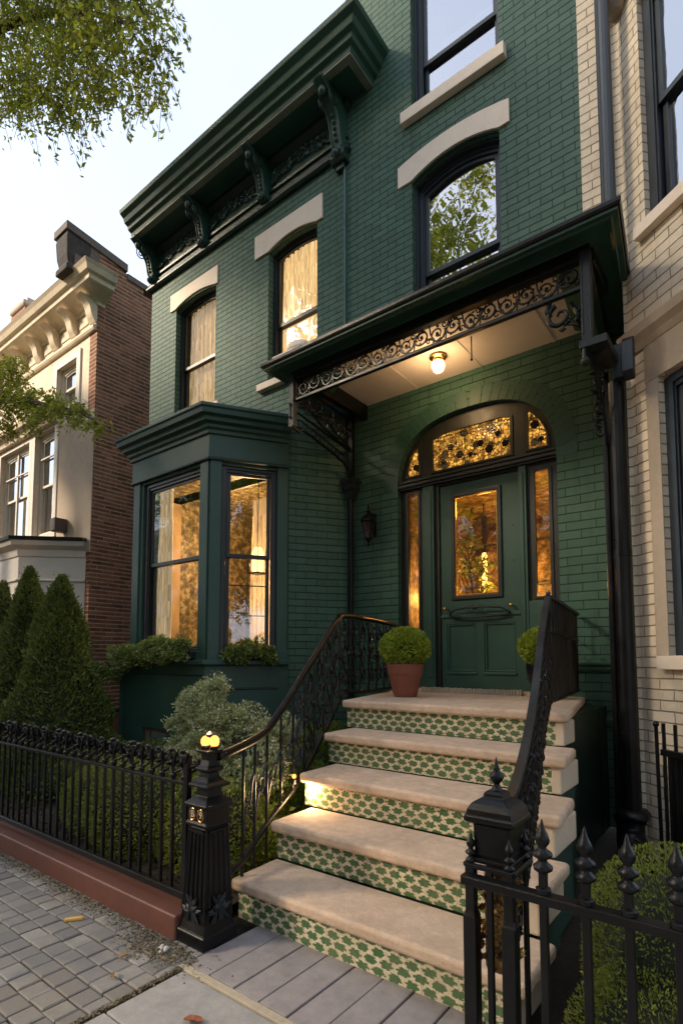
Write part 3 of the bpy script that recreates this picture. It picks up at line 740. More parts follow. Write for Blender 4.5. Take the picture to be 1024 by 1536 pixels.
# sill & base
g = MB(); g.sweep(path, [(-.06, 1.43), (.085, 1.43), (.10, 1.45), (.10, 1.495), (-.06, 1.515)]); build('bay_sill', g, M['wood'], bay, bevel=.006)
g = MB(); hb = [(.38, .30), (.38, .70), (.96, .70), (.96, .30)]
g.panel((BL[0]-.03, BL[1]-.06), (BA[0]+.03, BA[1]-.06), [(-.10, 0), (1.62, 0), (1.62, 1.435), (-.10, 1.435)], [[(a, b) for a, b in [(.42, .28), (.42, .66), (1.0, .66), (1.0, .28)]]], 0, .14)
g.panel((BA[0]+.025, BA[1]-.06), (BB[0]+.05, BB[1]), [(0, 0), (.98, 0), (.98, 1.435), (0, 1.435)], (), 0, .14)
g.panel((BLL[0]-.06, BLL[1]), (BL[0]-.12, BL[1]-.06), [(0, 0), (.98, 0), (.98, 1.435), (0, 1.435)], (), 0, .14)
build('bay_base', g, M['wood'], bay, bevel=.004)
g = MB(); g.obox((BL[0], BL[1]-.06), (BA[0], BA[1]-.06), .0, 1.58, -.012, 0, 1.32, 1.335); g.obox((BA[0]+.025, BA[1]-.06), (BB[0]+.05, BB[1]), .16, .86, -.014, 0, 1.16, 1.19)
build('base_moulding', g, M['dgreen'], bay, bevel=.003)
# basement window in base
g = MB(); A, B = (BL[0]-.03, BL[1]-.06), (BA[0]+.03, BA[1]-.06)
g.panel(A, B, [(.42, .28), (.42, .66), (1.0, .66), (1.0, .28)], [[(.47, .32), (.47, .61), (.95, .61), (.95, .32)]], .05, .09)
bw = build('basement_window', g, m_paint('worn_brown', (.20, .12, .07), .7, .3), bay, bevel=.004)
g = MB(); g.panel(A, B, [(.47, .32), (.47, .61), (.95, .61), (.95, .32)], (), .07, .075); build('pane', g, M['glass'], bw)
# bay windows
wf = window(BL, BA, .20, 1.42, 1.55, 3.80, 0, .03, M['dark'], fw=.07, split=2.72, sash2=.045)
ws = window(BA, BB, .14, .80, 1.55, 3.80, 0, .03, M['dark'], fw=.055, glass='glass_mid', split=2.73, sash2=.045)
# room behind the bay
g = MB(); X0, X1, Ya, Yb, Z0, Z1 = -7.3, -4.52, 4.15, 7.2, 1.2, 4.1
g.add([(X0,Ya+.9,Z0),(X1,Ya+.9,Z0),(X1,Yb,Z0),(X0,Yb,Z0),(X0,Ya+.9,Z1),(X1,Ya+.9,Z1),(X1,Yb,Z1),(X0,Yb,Z1)], [(0,1,2,3),(4,5,6,7),(1,2,6,5),(2,3,7,6),(3,0,4,7)])
g.add([(BLL[0],4.787,1.52),(BL[0],4.1,1.52),(BA[0]-.05,4.1,1.52),(BB[0],4.787,1.52),(BLL[0],5.1,1.52),(BB[0],5.1,1.52)], [(0,1,2,3),(0,3,5,4)])
g.add([(BLL[0],4.787,3.9),(BL[0],4.1,3.9),(BA[0]-.05,4.1,3.9),(BB[0],4.787,3.9),(BLL[0],5.1,3.9),(BB[0],5.1,3.9)], [(0,1,2,3),(0,3,5,4)])
build('interior_wall', g, M['wallpaper'], bay, fix=False)
curtain(BL, BA, .27, .56, 1.62, 3.76, .20, M['curtain2'], 3.5, .03, 'pale curtain hanging at the left of the large bay window')
curtain((-7.0, 5.6), (-4.4, 5.6), .95, 1.5, 1.4, 3.9, 0, M['curtain2'], 6, .04, 'brown drape hanging at the back of the room behind the bay')
# hanging lantern inside the bay
lan = thing('hanging_lantern', 'glowing amber lantern hanging inside the bay window', 'lantern', (-5.12, 4.85, 2.6))
g = MB(); g.sq(-5.12, 4.85, [(.04, 2.62), (.055, 2.66), (.055, 2.88), (.03, 2.95)]); build('lantern_glass', g, m_emit('lantern_glow', (1, .5, .12), 2.5), lan, bevel=.004)
g = MB()
for a in (-1, 1):
    for b in (-1, 1): g.tube([(-5.12+a*.073, 4.85+b*.073, 2.62), (-5.12+a*.073, 4.85+b*.073, 2.94)], .006, 5)
g.tube([(-5.12, 4.85, 3.0), (-5.12, 4.85, 3.9)], .006, 5); g.sq(-5.12, 4.85, [(.08, 2.6), (.08, 2.62)])
build('lantern_frame', g, M['iron'], lan)
# leaded glazing bars in the lower side sash
g = MB()
for z in (2.02, 2.38): g.obox(BA, BB, .25, .69, .118, .126, z, z+.014)
g.obox(BA, BB, .465, .477, .118, .126, 1.7, 2.70)
build('glazing_bar', g, M['dark'], ws)
# light inside (this room's lamp)
def light(loc, e, r=.08, col=(1, .64, .32), name='lamp_light'):
    d = bpy.data.lights.new(name, 'POINT'); d.energy = e; d.color = col; d.shadow_soft_size = r
    o = bpy.data.objects.new(name, d); COL.objects.link(o); o.location = loc; return o
light((-5.12, 5.0, 2.75), 40, .06); light((-6.2, 5.6, 3.3), 30, .15)

# ================================================================= DOORWAY
D0 = YD+.08-Y0
def dpanel(g, outer, holes=(), a=0, b=.08): g.panel(A0, B0, outer, holes, D0+a, D0+b)
i = .075
o_out = [(acx-ahw-.01, 1.1)]+[(x, z) for x, z in arch_pts(-9, 9, -.01, 40)]+[(acx+ahw+.01, 1.1)]
hc = [(-3.0, 3.665)]+[(x, min(4.13, arch(x, .13))) for x in np.linspace(-3.0, -2.02, 11)]+[(-2.02, 3.665)]
hl = [(-3.335, 3.67)]+[(x, arch(x, .05)) for x in np.linspace(-3.333, -3.12, 8)]+[(-3.12, 3.67)]
hr = [(-1.89, 3.665)]+[(x, arch(x, .05)) for x in np.linspace(-1.89, -1.645, 8)]+[(-1.643, 3.665)]
hd = [(-2.905, 1.16), (-2.905, 3.50), (-1.975, 3.50), (-1.975, 1.16)]
hsl = [(-3.335, 1.72), (-3.335, 3.50), (-3.145, 3.50), (-3.145, 1.72)]
hsr = [(-1.835, 2.12), (-1.835, 3.46), (-1.635, 3.46), (-1.635, 2.12)]
g = MB(); dpanel(g, o_out, [hc, hl, hr, hd, hsl, hsr])
dfr = build('door_frame', g, M['doorframe'], house, bevel=.008)
# frame mouldings
g = MB()
for h in (hc, hl, hr, hsl, hsr):
    cxm = sum(p[0] for p in h)/len(h); czm = sum(p[1] for p in h)/len(h)
    inn = [(cxm+(x-cxm)*(1-.03/max(.1, abs(x-cxm)) if abs(x-cxm) > .05 else 1), czm+(z-czm)*(1-.022/max(.1, abs(z-czm)))) for x, z in h]
    dpanel(g, h, [inn], -.012, .02)
g.box(-3.42, -1.55, YD+.03, YD+.08, 3.525, 3.63); g.box(-3.42, -1.55, YD+.005, YD+.03, 3.55, 3.575); g.box(-3.42, -1.55, YD+.012, YD+.03, 3.60, 3.622)
build('frame_moulding', g, M['doorframe'], dfr, bevel=.004)
g = MB()
for x0, x1 in ((-3.10, -2.955), (-1.965, -1.885)):
    g.box(x0, x1, YD+.045, YD+.078, 1.1, 3.52); g.box(x0+.03, x1-.03, YD+.035, YD+.045, 1.3, 3.45)
g.box(-3.40, -3.10, YD+.05, YD+.078, 1.1, 1.70); g.box(-1.885, -1.57, YD+.05, YD+.078, 1.1, 2.10)
g.box(-3.33, -3.15, YD+.04, YD+.05, 1.22, 1.6); g.box(-1.83, -1.64, YD+.04, YD+.05, 1.22, 2.0)
build('door_pilaster', g, M['green'], house, bevel=.006)
for h, k in ((hc, 'amber'), (hl, 'amber'), (hr, 'amber')):
    g = MB(); dpanel(g, h, (), .04, .046); build('transom_light', g, M[k], house)
# lead cames and rose roundels on the fanlight
g = MB(); yc = YD+.108
def came(p, q, r=.0035): g.tube([(p[0], yc, p[1]), (q[0], yc, q[1])], r, 4)
for z in (4.045, 4.085): came((-2.97, z), (-2.05, z))
for x in np.arange(-2.95, -2.04, .036): came((x, 4.045), (x, 4.085), .0025)
for z in (3.70,): came((-2.97, z), (-2.05, z))
for x in np.arange(-2.90, -2.06, .105): came((x, 3.70), (x, 4.045), .0025)
for k, (x, z) in enumerate([(-2.86, 3.80), (-2.76, 3.94), (-2.65, 3.83), (-2.52, 3.80), (-2.40, 3.90), (-2.30, 3.81), (-2.20, 3.96), (-2.12, 3.83), (-1.80, 3.95), (-1.74, 3.78), (-3.22, 3.80)]):
    r = .036+.008*(k % 3)
    g.tube([(x+r*1.25*cos(a*PI/9), yc, z+r*1.25*sin(a*PI/9)) for a in range(19)], .003, 4)
    for j in range(6): a = j*PI/3+k; g.lathe((0, 0, 0), [], 3) if 0 else g.ball((x+r*.55*cos(a), yc+.004, z+r*.55*sin(a)), r*.40, 6)
    g.ball((x, yc+.004, z), r*.45, 6)
    for j in range(4): a = j*PI/2+k*.8+.4; came((x+r*1.25*cos(a), z+r*1.25*sin(a)), (x+r*1.9*cos(a+.3), z+r*1.9*sin(a+.3)), .003)
build('leaded_tracery', g, M['iron'], dfr, fix=False)
for h in (hsl, hsr):
    g = MB(); dpanel(g, h, (), .04, .046); build('sidelight', g, M['amber_clear'], house)
# door leaf
dg = [(-2.725, 2.20), (-2.725, 3.345), (-2.205, 3.345), (-2.205, 2.20)]
g = MB(); pl = [[(-2.83, 1.37), (-2.83, 1.90), (-2.49, 1.90), (-2.49, 1.37)], [(-2.39, 1.37), (-2.39, 1.90), (-2.05, 1.90), (-2.05, 1.37)]]
dpanel(g, [(-2.903, 1.165), (-2.903, 3.495), (-1.977, 3.495), (-1.977, 1.165)], [dg]+pl, .02, .065)
door = build('door', g, M['green'], house, bevel=.007)
g = MB(); 
for p in pl:
    (a, b), (_, c), (d, _), _ = p
    dpanel(g, p, (), .045, .06); dpanel(g, p, [[(a+.022, b+.022), (a+.022, c-.022), (d-.022, c-.022), (d-.022, b+.022)]], .028, .046)
    dpanel(g, [(a-.012, b-.03), (a-.012, b-.003), (d+.012, b-.003), (d+.012, b-.03)], (), .004, .02)
g.box(-2.903, -1.977, YD+.083, YD+.10, 1.97, 2.0)
build('door_panel', g, M['green'], door, bevel=.006)
g = MB(); dpanel(g, [(-2.76, 2.165), (-2.76, 3.38), (-2.17, 3.38), (-2.17, 2.165)], [[(-2.715, 2.21), (-2.715, 3.335), (-2.215, 3.335), (-2.215, 2.21)]], .0, .03)
build('glazing_bead', g, M['doorframe'], door, bevel=.008)
g = MB(); dpanel(g, dg, (), .035, .041); build('door_glass', g, M['amber_clear'], door)
g = MB(); dpanel(g, [(-2.712, 2.213), (-2.712, 3.332), (-2.218, 3.332), (-2.218, 2.213)], [[(-2.70, 2.225), (-2.70, 3.32), (-2.23, 3.32), (-2.23, 2.225)]], .012, .034)
build('gilt_bead', g, M['brass'], door, bevel=.003)
# long scroll pull across lock rail
g = MB(); yy = YD+.055
g.tube([(-2.78, yy+.02, 1.99), (-2.77, yy, 2.01), (-2.70, yy-.02, 2.055), (-2.55, yy-.025, 2.07), (-2.46, yy-.03, 2.068), (-2.36, yy-.025, 2.07), (-2.18, yy-.02, 2.055), (-2.10, yy, 2.01), (-2.09, yy+.02, 1.99)], .011, 8)
g.tube([(-2.76, yy+.01, 1.975), (-2.6, yy-.005, 1.965), (-2.3, yy-.005, 1.965), (-2.1, yy+.01, 1.975)], .013, 8)
for s in (-1, 1): g.tube(spiral((-2.455+s*.06, yy-.03, 2.055), .035, 1.2, PI/2, s), .007, 6)
g.ball((-2.455, yy-.035, 2.06), .022, 7)
build('handle', g, M['greyiron'], door, smooth=True)
g = MB()
for x, z in ((-2.835, 2.075), (-2.075, 2.075)): g.lathe((0, 0, 0), [(.001, 0)], 3) if 0 else g.ball((x, yy, z), .020, 8); g.tube([(x, yy, z), (x, yy+.03, z)], .012, 8)
for x, z in ((-2.05, 2.92), (-2.05, 2.55), (-2.86, 2.5), (-2.87, 2.0)): g.ball((x, YD+.095, z), .008, 6)
build('door_knob', g, M['brass'], door, smooth=True)
# threshold
g = MB(); g.box(-3.42, -1.55, 5.30, 5.64, 1.10, 1.180); build('threshold', g, M['tread'], house, bevel=.012)
g = MB(); x = -2.98
while x < -1.9:
    g.box(x, x+.022, 5.255, 5.31, 1.14, 1.205+random.uniform(-.004, .004)); x += .030
g.box(-2.985, -1.93, 5.27, 5.45, 1.14, 1.192)
build('threshold_grille', g, M['mortar'], house, bevel=.003)
# hall behind the door: room and lamp, plus a plant added for leaf silhouettes
g = MB(); HX0, HX1, HY0, HY1, HZ0, HZ1 = -3.45, -1.50, 5.72, 7.6, 1.12, 3.60
g.add([(x, y, z) for z in (HZ0, HZ1) for x, y in ((HX0, HY0), (HX1, HY0), (HX1, HY1), (HX0, HY1))], [(0,1,2,3), (4,5,6,7), (1,2,6,5), (2,3,7,6), (3,0,4,7)])
build('hall_wall', g, M['wallpaper'], house, fix=False)
g = MB()
for x in (-3.1, -2.55, -2.0): g.box(x-.03, x+.03, 7.3, 7.36, 1.15, 3.55)
for z in (1.9, 2.5, 3.1): g.box(-3.4, -1.55, 7.3, 7.35, z, z+.03)
build('hall_screen', g, M['doorframe'], house)
hp = thing('silhouette_plant', 'leafy tree added in the hall for silhouettes in the door glass', 'plant', (-2.75, 6.25, 1.12))
Ps = []
for k in range(26):
    c = (-2.85+rng.normal()*.24, 6.25+rng.normal()*.15, 2.75+rng.normal()*.36); P, D = lumpy(c, (.13, .13, .11), 26, 5, .3, .9); Ps.append(P)
V, m = leaves(np.concatenate(Ps), .075, None, .45); leaf_obj('foliage', V, m, M['leaf_box'], hp)
g = MB(); g.tube([(-2.8, 6.25, 1.12), (-2.78, 6.26, 1.9), (-2.85, 6.25, 2.8)], [.02, .016, .008], 6)
for k in range(8): g.tube([(-2.8, 6.25, 1.9+.1*k), (-2.8+.3*cos(k*2.2), 6.25+.15*sin(k*2.2), 2.3+.11*k)], .006, 4)
build('trunk', g, M['bark'], hp)
hl = thing('hall_lamp', 'slim glowing lamp in the hall behind the door glass', 'lamp', (-2.62, 6.7, 2.6))
g = MB(); g.lathe((-2.86, 6.75, 2.45), [(.02, 0), (.035, .03), (.035, .42), (.02, .45)], 12); build('lamp_tube', g, m_emit('hall_glow', (1, .66, .30), 1.6), hl, smooth=True)
g = MB(); g.lathe((-2.86, 6.75, 2.90), [(.04, 0), (.045, .02), (.008, .04), (.008, .66)], 10); build('lamp_stem', g, M['iron'], hl)
light((-2.60, 6.70, 2.4), 26, .05); light((-1.75, 6.4, 2.2), 7, .05); light((-3.28, 6.2, 2.3), 6, .05)
g = MB(); g.obox((-4.575, 4.79), (-4.575, 5.08), 0, .29, -.004, .004, 1.5, 3.9); g.obox((-7.075, 4.79), (-7.075, 5.08), 0, .29, -.004, .004, 1.5, 3.9)
build('interior_lining', g, M['room'], house)
# ================================================================= PORCH CANOPY
can = thing('porch_canopy', 'dark green porch canopy with iron scrollwork frieze over the front door', 'canopy', (-2.4, 4.8, 4.6))
CX0, CX1, CY = -3.90, -.935, 4.20
cprof = [(-.06, 4.59), (.015, 4.59), (.03, 4.605), (.09, 4.61), (.15, 4.60), (.19, 4.585), (.20, 4.60), (.235, 4.60), (.245, 4.655), (-.3, 4.80), (-.3, 4.72)]
cpath = [(CX0, 4.79), (CX0, CY), (CX1, CY), (-1.07, 5.46)]
g = MB(); g.sweep(cpath, cprof); build('canopy_eave', g, M['green'], can, bevel=.004)
g = MB(); g.sweep(cpath, [(.225, 4.625), (.25, 4.62), (.258, 4.64), (.26, 4.668), (.238, 4.672), (.23, 4.655)]); build('gutter_lip', g, M['iron'], can, bevel=.003)
g = MB(); g.add([(CX0+.25, 4.46, 4.795), (CX1-.25, 4.46, 4.795), (CX1-.25, 4.80, 4.85), (CX0+.25, 4.80, 4.85)], [(0,1,2,3)]); build('canopy_roof', g, M['dark'], can, fix=False)
# beams
g = MB()
g.box(CX0-.03, CX1+.03, CY-.03, CY+.05, 4.50, 4.60); g.box(CX0, CX1, CY-.012, CY+.03, 4.275, 4.31)
g.box(CX0-.02, CX0+.06, CY+.05, YD, 4.52, 4.72); g.box(CX1-.06, CX1+.04, CY+.05, 4.74, 4.50, 4.72); g.box(CX0+.06, CX1-.06, CY+.05, CY+.09, 4.60, 4.72)
build('beam', g, M['iron'], can, bevel=.006)
g = MB(); xs = [CX0-.02, -3.12, -2.33, -1.55, -.82]
for a, b in zip(xs[:-1], xs[1:]): g.box(a+.004, b-.004, CY+.09, YD-.002, 4.703, 4.718)
for x in xs[1:-1]: g.box(x-.018, x+.018, CY+.09, YD-.003, 4.697, 4.7025)
g.box(CX0, -.82, CY+.09, YD-.002, 4.719, 4.735)
build('ceiling_board', g, M['ceiling'], can, bevel=.002)
# scroll frieze
def scrollwork(P, s0, s1, z0, z1, pitch, th=.009, seed=1, skew=0):
    """dense rinceau of spirals with leaves; P maps (s, z) to a point"""
    rd = random.Random(seed); g = MB(); n = max(1, round((s1-s0)/pitch)); pw = (s1-s0)/n; h = z1-z0
    O = Vector(P(0, 0)); ax = (Vector(P(1, 0))-O).normalized(); ay = Vector(P(0, 1))-O; nn = ax.cross(ay).normalized()
    for k in range(n):
        s = s0+(k+.5)*pw; up = k % 2; zc = (z0+z1)/2+(.06*h if up else -.06*h)
        r = min(h*.44, pw*.60)
        g.tube(spiral(P(s, zc), r, 1.45, PI if up else 0, 1 if up else -1, ax, ay, 22), [th*(1.15-.5*i/22) for i in range(23)], 6)
        g.ball(P(s, zc), th*1.9, 6)
        g.tube([P(s-pw*.5, z0 if up else z1), P(s-pw*.42, (z0+z1)/2), P(s-pw*.1, (z1 if up else z0)*.85+zc*.15), P(s+pw*.25, (z1 if up else z0)*.6+zc*.4)], th*.9, 6)
        g.tube(spiral(P(s+pw*.45, z0+h*.2 if up else z1-h*.2), h*.18, 1.1, 0, 1 if up else -1, ax, ay, 12), th*.7, 5)
        for q in range(7):
            a = rd.uniform(0, 2*PI); rr = r*rd.uniform(.3, 1); d = ax*cos(a)+ay*sin(a)
            c = Vector(P(s, zc))+ax*rr*cos(a+1)+ay*rr*sin(a+1)
            leafblob(g, c, d, h*rd.uniform(.16, .3), h*.055, nn); leafblob(g, c, d, h*rd.uniform(.16, .3), h*.055, -nn)
    return g
g = scrollwork(lambda s, z: (s, CY+.01, z), CX0+.05, CX1-.06, 4.315, 4.495, .155, .0085, 3)
build('scroll_frieze', g, M['iron'], can, smooth=False, fix=False)
# left side bracket panel
P0, P1 = (CX0-.02, CY+.02), (-4.035, 5.43); LP = plen(P0, P1)
PF = frame(P0, P1)
g = MB()
g.tube([PF(0, 4.52), PF(LP, 4.52)], .014, 6)
low = [(0, 4.02), (.12, 4.04), (.35, 4.02), (.6, 3.99), (.85, 3.96), (1.02, 3.93), (1.12, 3.86), (LP-.01, 3.74)]
g.tube([PF(s, z) for s, z in low], .016, 6)
g.tube([PF(0, 4.20), PF(LP, 4.12)], .014, 6)
g.tube([PF(.03, 4.50), PF(.25, 4.32), PF(.6, 4.2), PF(LP, 4.13)], .013, 6)
g.tube([PF(.2, 4.50), PF(.5, 4.36), PF(.8, 4.25), PF(LP, 4.15)], .010, 6)
for k in range(13):
    s = .08+k*.083; zb = np.interp(s, [a for a, _ in low], [b for _, b in low]); g.tube([PF(s, zb+.0), PF(s, zb+.085)], .007, 5)
g.tube([PF(s, z+.085) for s, z in low[:-2]], .009, 6)
g.obox(P0, P1, LP-.05, LP+.01, -.03, .03, 3.74, 4.70)
build('side_bracket', g, M['iron'], can, fix=False)
g = scrollwork(lambda s, z: PF(s, z), .06, LP-.08, 4.24, 4.47, .12, .008, 5)
build('scroll_panel', g, M['iron'], can, fix=False)
# front posts / pendants
g = MB(); g.box(CX0-.045, CX0+.02, CY-.035, CY+.03, 4.0, 4.56); g.box(CX0-.06, CX0+.03, CY-.045, CY+.04, 4.50, 4.54)
g.tube(spiral((CX0-.015, CY-.05, 4.12), .085, .5, PI/2, 1, (0, -.35, 0), (0, 0, 1.5)), .012, 6)
g.tube([(CX0-.01, CY-.03, 4.0), (CX0-.01, CY+.1, 3.975), (CX0-.01, CY+.14, 4.02)], .018, 6)
build('corner_post', g, M['greyiron'], can, bevel=.005)
g = MB(); g.box(CX1-.042, CX1+.032, CY-.035, CY+.03, 3.86, 4.56); g.box(CX1-.035, CX1-.025, CY-.043, CY-.035, 3.9, 4.5); g.box(CX1+.02, CX1+.03, CY-.043, CY-.035, 3.9, 4.5)
g.box(CX1-.06, CX1+.13, CY-.04, CY+.40, 3.80, 3.86)
g.tube([(CX1-.03, CY-.02, 3.82), (CX1-.03, CY-.02, 3.72)], .016, 8); g.ball((CX1-.025, CY-.02, 3.70), .035, 10)
build('corner_post', g, M['greyiron'], can, bevel=.005)
g = MB(); g.obox((CX1, CY+.03), (-1.07, 5.46), .0, 1.27, -.03, .03, 4.40, 4.60); build('side_beam', g, M['dgreen'], can, bevel=.004)
g = MB(); ax, ay = (1, 0, 0), (0, 0, 1)
g.tube(spiral((CX1-.20, CY, 4.13), .10, 1.15, PI*.6, 1, ax, ay, 26), [.020-.010*i/26 for i in range(27)], 8)
g.tube([(CX1-.27, CY, 4.27), (CX1-.30, CY, 4.20), (CX1-.27, CY, 4.15)], .018, 7); g.ball((CX1-.29, CY, 4.19), .026, 7)
build('corner_scroll', g, M['iron'], can, smooth=True, fix=False)
g = MB(); g.tube([(CX1-.12, CY, 4.20), (CX1-.08, CY, 4.12), (CX1-.05, CY, 4.02)], .016, 7); g.tube([(CX1-.16, CY, 4.05), (CX1-.10, CY, 4.03), (CX1-.05, CY, 3.99)], .012, 7)
build('corner_scroll', g, M['iron'], can, smooth=True, fix=False)
g = MB(); g.tube(spiral((CX1-.12, CY, 4.40), .07, 1.2, PI, -1, ax, ay, 20), [.016-.007*i/20 for i in range(21)], 7)
for q in range(8): leafblob(g, (CX1-.10+.05*cos(q), CY-.01, 4.05+.05*sin(q*1.7)), (cos(q), 0, sin(q)), .07, .02, (0, 1, 0))
build('corner_scroll', g, M['iron'], can, smooth=True, fix=False)
# right wall bracket with leafwork
g = MB(); g.box(-.945, -.90, 4.66, 4.72, 3.22, 3.84)
g.tube([(-.93, 4.24, 3.82), (-.93, 4.40, 3.70), (-.93, 4.55, 3.50), (-.93, 4.66, 3.22)], .014, 6)
for k in range(9):
    t = k/8; g.tube(spiral((-.955, 4.62-.1*(1-t), 3.28+.5*t), .045, 1.2, k, 1 if k % 2 else -1, (.7, .7, 0), (0, 0, 1), 12), .008, 5)
    leafblob(g, (-.96, 4.56, 3.3+.48*t), (-.4, -.3, cos(k)), .08, .02, (0, 1, 0))
build('wall_bracket', g, M['iron'], can, fix=False)
# hook rod hanging from ceiling
g = MB(); g.tube([(-2.17, 4.9, 4.70), (-2.17, 4.9, 4.47)], .007, 6); g.ball((-2.17, 4.9, 4.46), .013, 6)
build('hook', g, M['iron'], can)
# slim iron column carrying the bracket
col = thing('iron_column', 'slim black iron column left of the front door carrying the canopy bracket', 'column', (-4.035, 5.40, 0))
g = MB(); g.lathe((-4.035, 5.40, 0), [(.05, 0), (.05, .12), (.036, .16), (.036, 3.46), (.045, 3.48), (.045, 3.50), (.038, 3.52)], 14); build('shaft', g, M['iron'], col, smooth=False)
g = MB(); g.sq(-4.035, 5.40, [(.045, 3.50), (.055, 3.60), (.075, 3.62), (.085, 3.66), (.07, 3.68), (.08, 3.70), (.10, 3.73), (.10, 3.75)]); g.sq(-4.035, 5.40, [(.05, 3.52), (.062, 3.60)])
build('capital', g, M['greyiron'], col, bevel=.005)
# ceiling lamp
lp = thing('ceiling_lamp', 'glowing glass lamp with brass collar on the porch ceiling', 'lamp', (-2.60, 5.02, 4.70))
g = MB(); g.lathe((-2.60, 5.02, 4.70), [(.085, 0), (.09, -.02), (.06, -.035), (.055, -.06)], 18)
for k in range(8): a = k*PI/4; g.tube([(-2.60+.055*cos(a), 5.02+.055*sin(a), 4.66), (-2.60+.075*cos(a), 5.02+.075*sin(a), 4.60), (-2.60+.05*cos(a), 5.02+.05*sin(a), 4.53)], .004, 5)
build('collar', g, M['brass'], lp)
g = MB(); g.lathe((-2.60, 5.02, 4.70), [(.05, -.05), (.068, -.08), (.07, -.11), (.055, -.15), (.03, -.17), (.002, -.175)], 16); build('globe', g, M['lamp'], lp, smooth=True)
light((-2.60, 4.98, 4.46), 5, .08)
light((-2.50, 5.95, 3.3), 3, .1)
# wall lantern
wl = thing('wall_lantern', 'small black iron wall lantern beside the front door', 'lantern', (-3.74, 5.45, 3.1))
x, y = -3.74, 5.36
g = MB(); g.lathe((x, y, 2.86), [(.004, 0), (.012, .02), (.022, .04), (.010, .055), (.03, .08), (.045, .10), (.085, .30), (.10, .31), (.10, .33), (.07, .37), (.03, .40), (.02, .42), (.03, .44), (.012, .47), (.018, .49), (.003, .53)], 8)
build('lantern_body', g, M['iron'], wl, bevel=.003)
g = MB(); g.box(x-.02, x+.02, YD-.015, YD, 3.02, 3.30); g.tube([(x, YD, 3.24), (x, 5.43, 3.29), (x, y, 3.27)], .011, 6); g.tube(spiral((x, 5.42, 3.08), .05, 1, 0, 1, (0, 1, 0), (0, 0, 1)), .008, 5)
g.box(x-.09, x+.0, y-.02, y+.02, 3.20, 3.245)
build('wall_arm', g, M['iron'], wl)
g = MB(); g.lathe((x, y, 2.86), [(.048, .115), (.083, .29)], 8); build('lantern_glass', g, M['glass_hi'], wl)

M['return'] = m_stone('pale_return_stone', (.66, .55, .42), .08, 4, .7, .2, (.5, .4, .3), .2)
# ================================================================= STEPS
SY = [2.20, 2.57, 2.97, 3.40, 3.80]; SL = [-2.525, -2.58, -2.69, -2.82, -2.94]; SR = [-.795, -.825, -.870, -.955, -1.045]; RZ = .23; NT = .067
steps = thing('front_steps', 'flight of five buff stone steps with green leaf patterned tile risers', 'steps', (-1.8, 3.2, 0))
for k in range(5):
    z1 = RZ*(k+1); y0 = SY[k]; y1 = SY[k+1]+.035 if k < 4 else 5.50
    xl, xr = SL[k], SR[k]
    g = MB(); 
    if k < 4: vs = [(xl, y0), (xr, y0), (SR[k+1]+.03, y1), (xl-.02, y1)]
    else: vs = [(xl, y0), (xr, y0), (-1.36, y1), (-3.44, y1)]
    g.add([(a, b, z1-NT) for a, b in vs]+[(a, b, z1) for a, b in vs], [(0,3,2,1),(4,5,6,7),(0,1,5,4),(1,2,6,5),(2,3,7,6),(3,0,4,7)])
    build('tread', g, M['tread'], steps, bevel=.022, seg=4, smooth=False)
    g = MB(); g.box(xl+.025, xr-.10, y0+.045, y0+.06, RZ*k+.001, z1-NT)
    build('riser', g, M['tile'], steps)
    g = MB(); g.box(xl+.02, xr-.13, y0+.06, (SY[k+1]+.3 if k < 4 else 5.5), 0, z1-NT-.002); build('step_core', g, M['dgreen'], steps)
    # stone return below nosing on the right
    g = MB(); g.box(xr-.105, xr-.045, y0+.038, (SY[k+1]+.02 if k < 4 else 4.1), RZ*k, z1-NT-.001)
    build('step_return', g, M['return'], steps, bevel=.012)
g = MB(); ck_ = [(SR[0]-.075, SY[0]+.07, 0), (-1.40, 5.5, 0), (-1.40, 5.5, 5*RZ-NT)]
for k in range(4, -1, -1):
    if k < 4: ck_.append((SR[k]-.075-.02, SY[k+1]+.10, RZ*(k+1)-NT))
    ck_.append((SR[k]-.075, SY[k]+.07, RZ*(k+1)-NT))
    if k > 0: ck_.append((SR[k]-.075, SY[k]+.10, RZ*k-NT))
for a_, b_ in zip(ck_[2:], ck_[3:]): g.add([(a_[0], a_[1], 0), (b_[0], b_[1], 0), b_, a_], [(0, 1, 2, 3)])
build('step_cheek', g, M['wood'], steps, fix=False)
# tiny step light at the third riser
sl = thing('step_light', 'tiny glowing step light beside the tiled riser', 'light', (-2.87, 3.12, .62))
g = MB(); g.ball((-2.715, 2.95, .665), .016, 8); build('bulb', g, M['bulb'], sl)
g = MB(); g.lathe((-2.715, 2.95, .61), [(.014, 0), (.016, .03), (.010, .04)], 8); g.tube([(-2.715, 2.95, .68), (-2.70, 2.95, .75)], .002, 4); build('socket', g, M['iron'], sl)
light((-2.60, 2.975, .575), 2.2, .01)

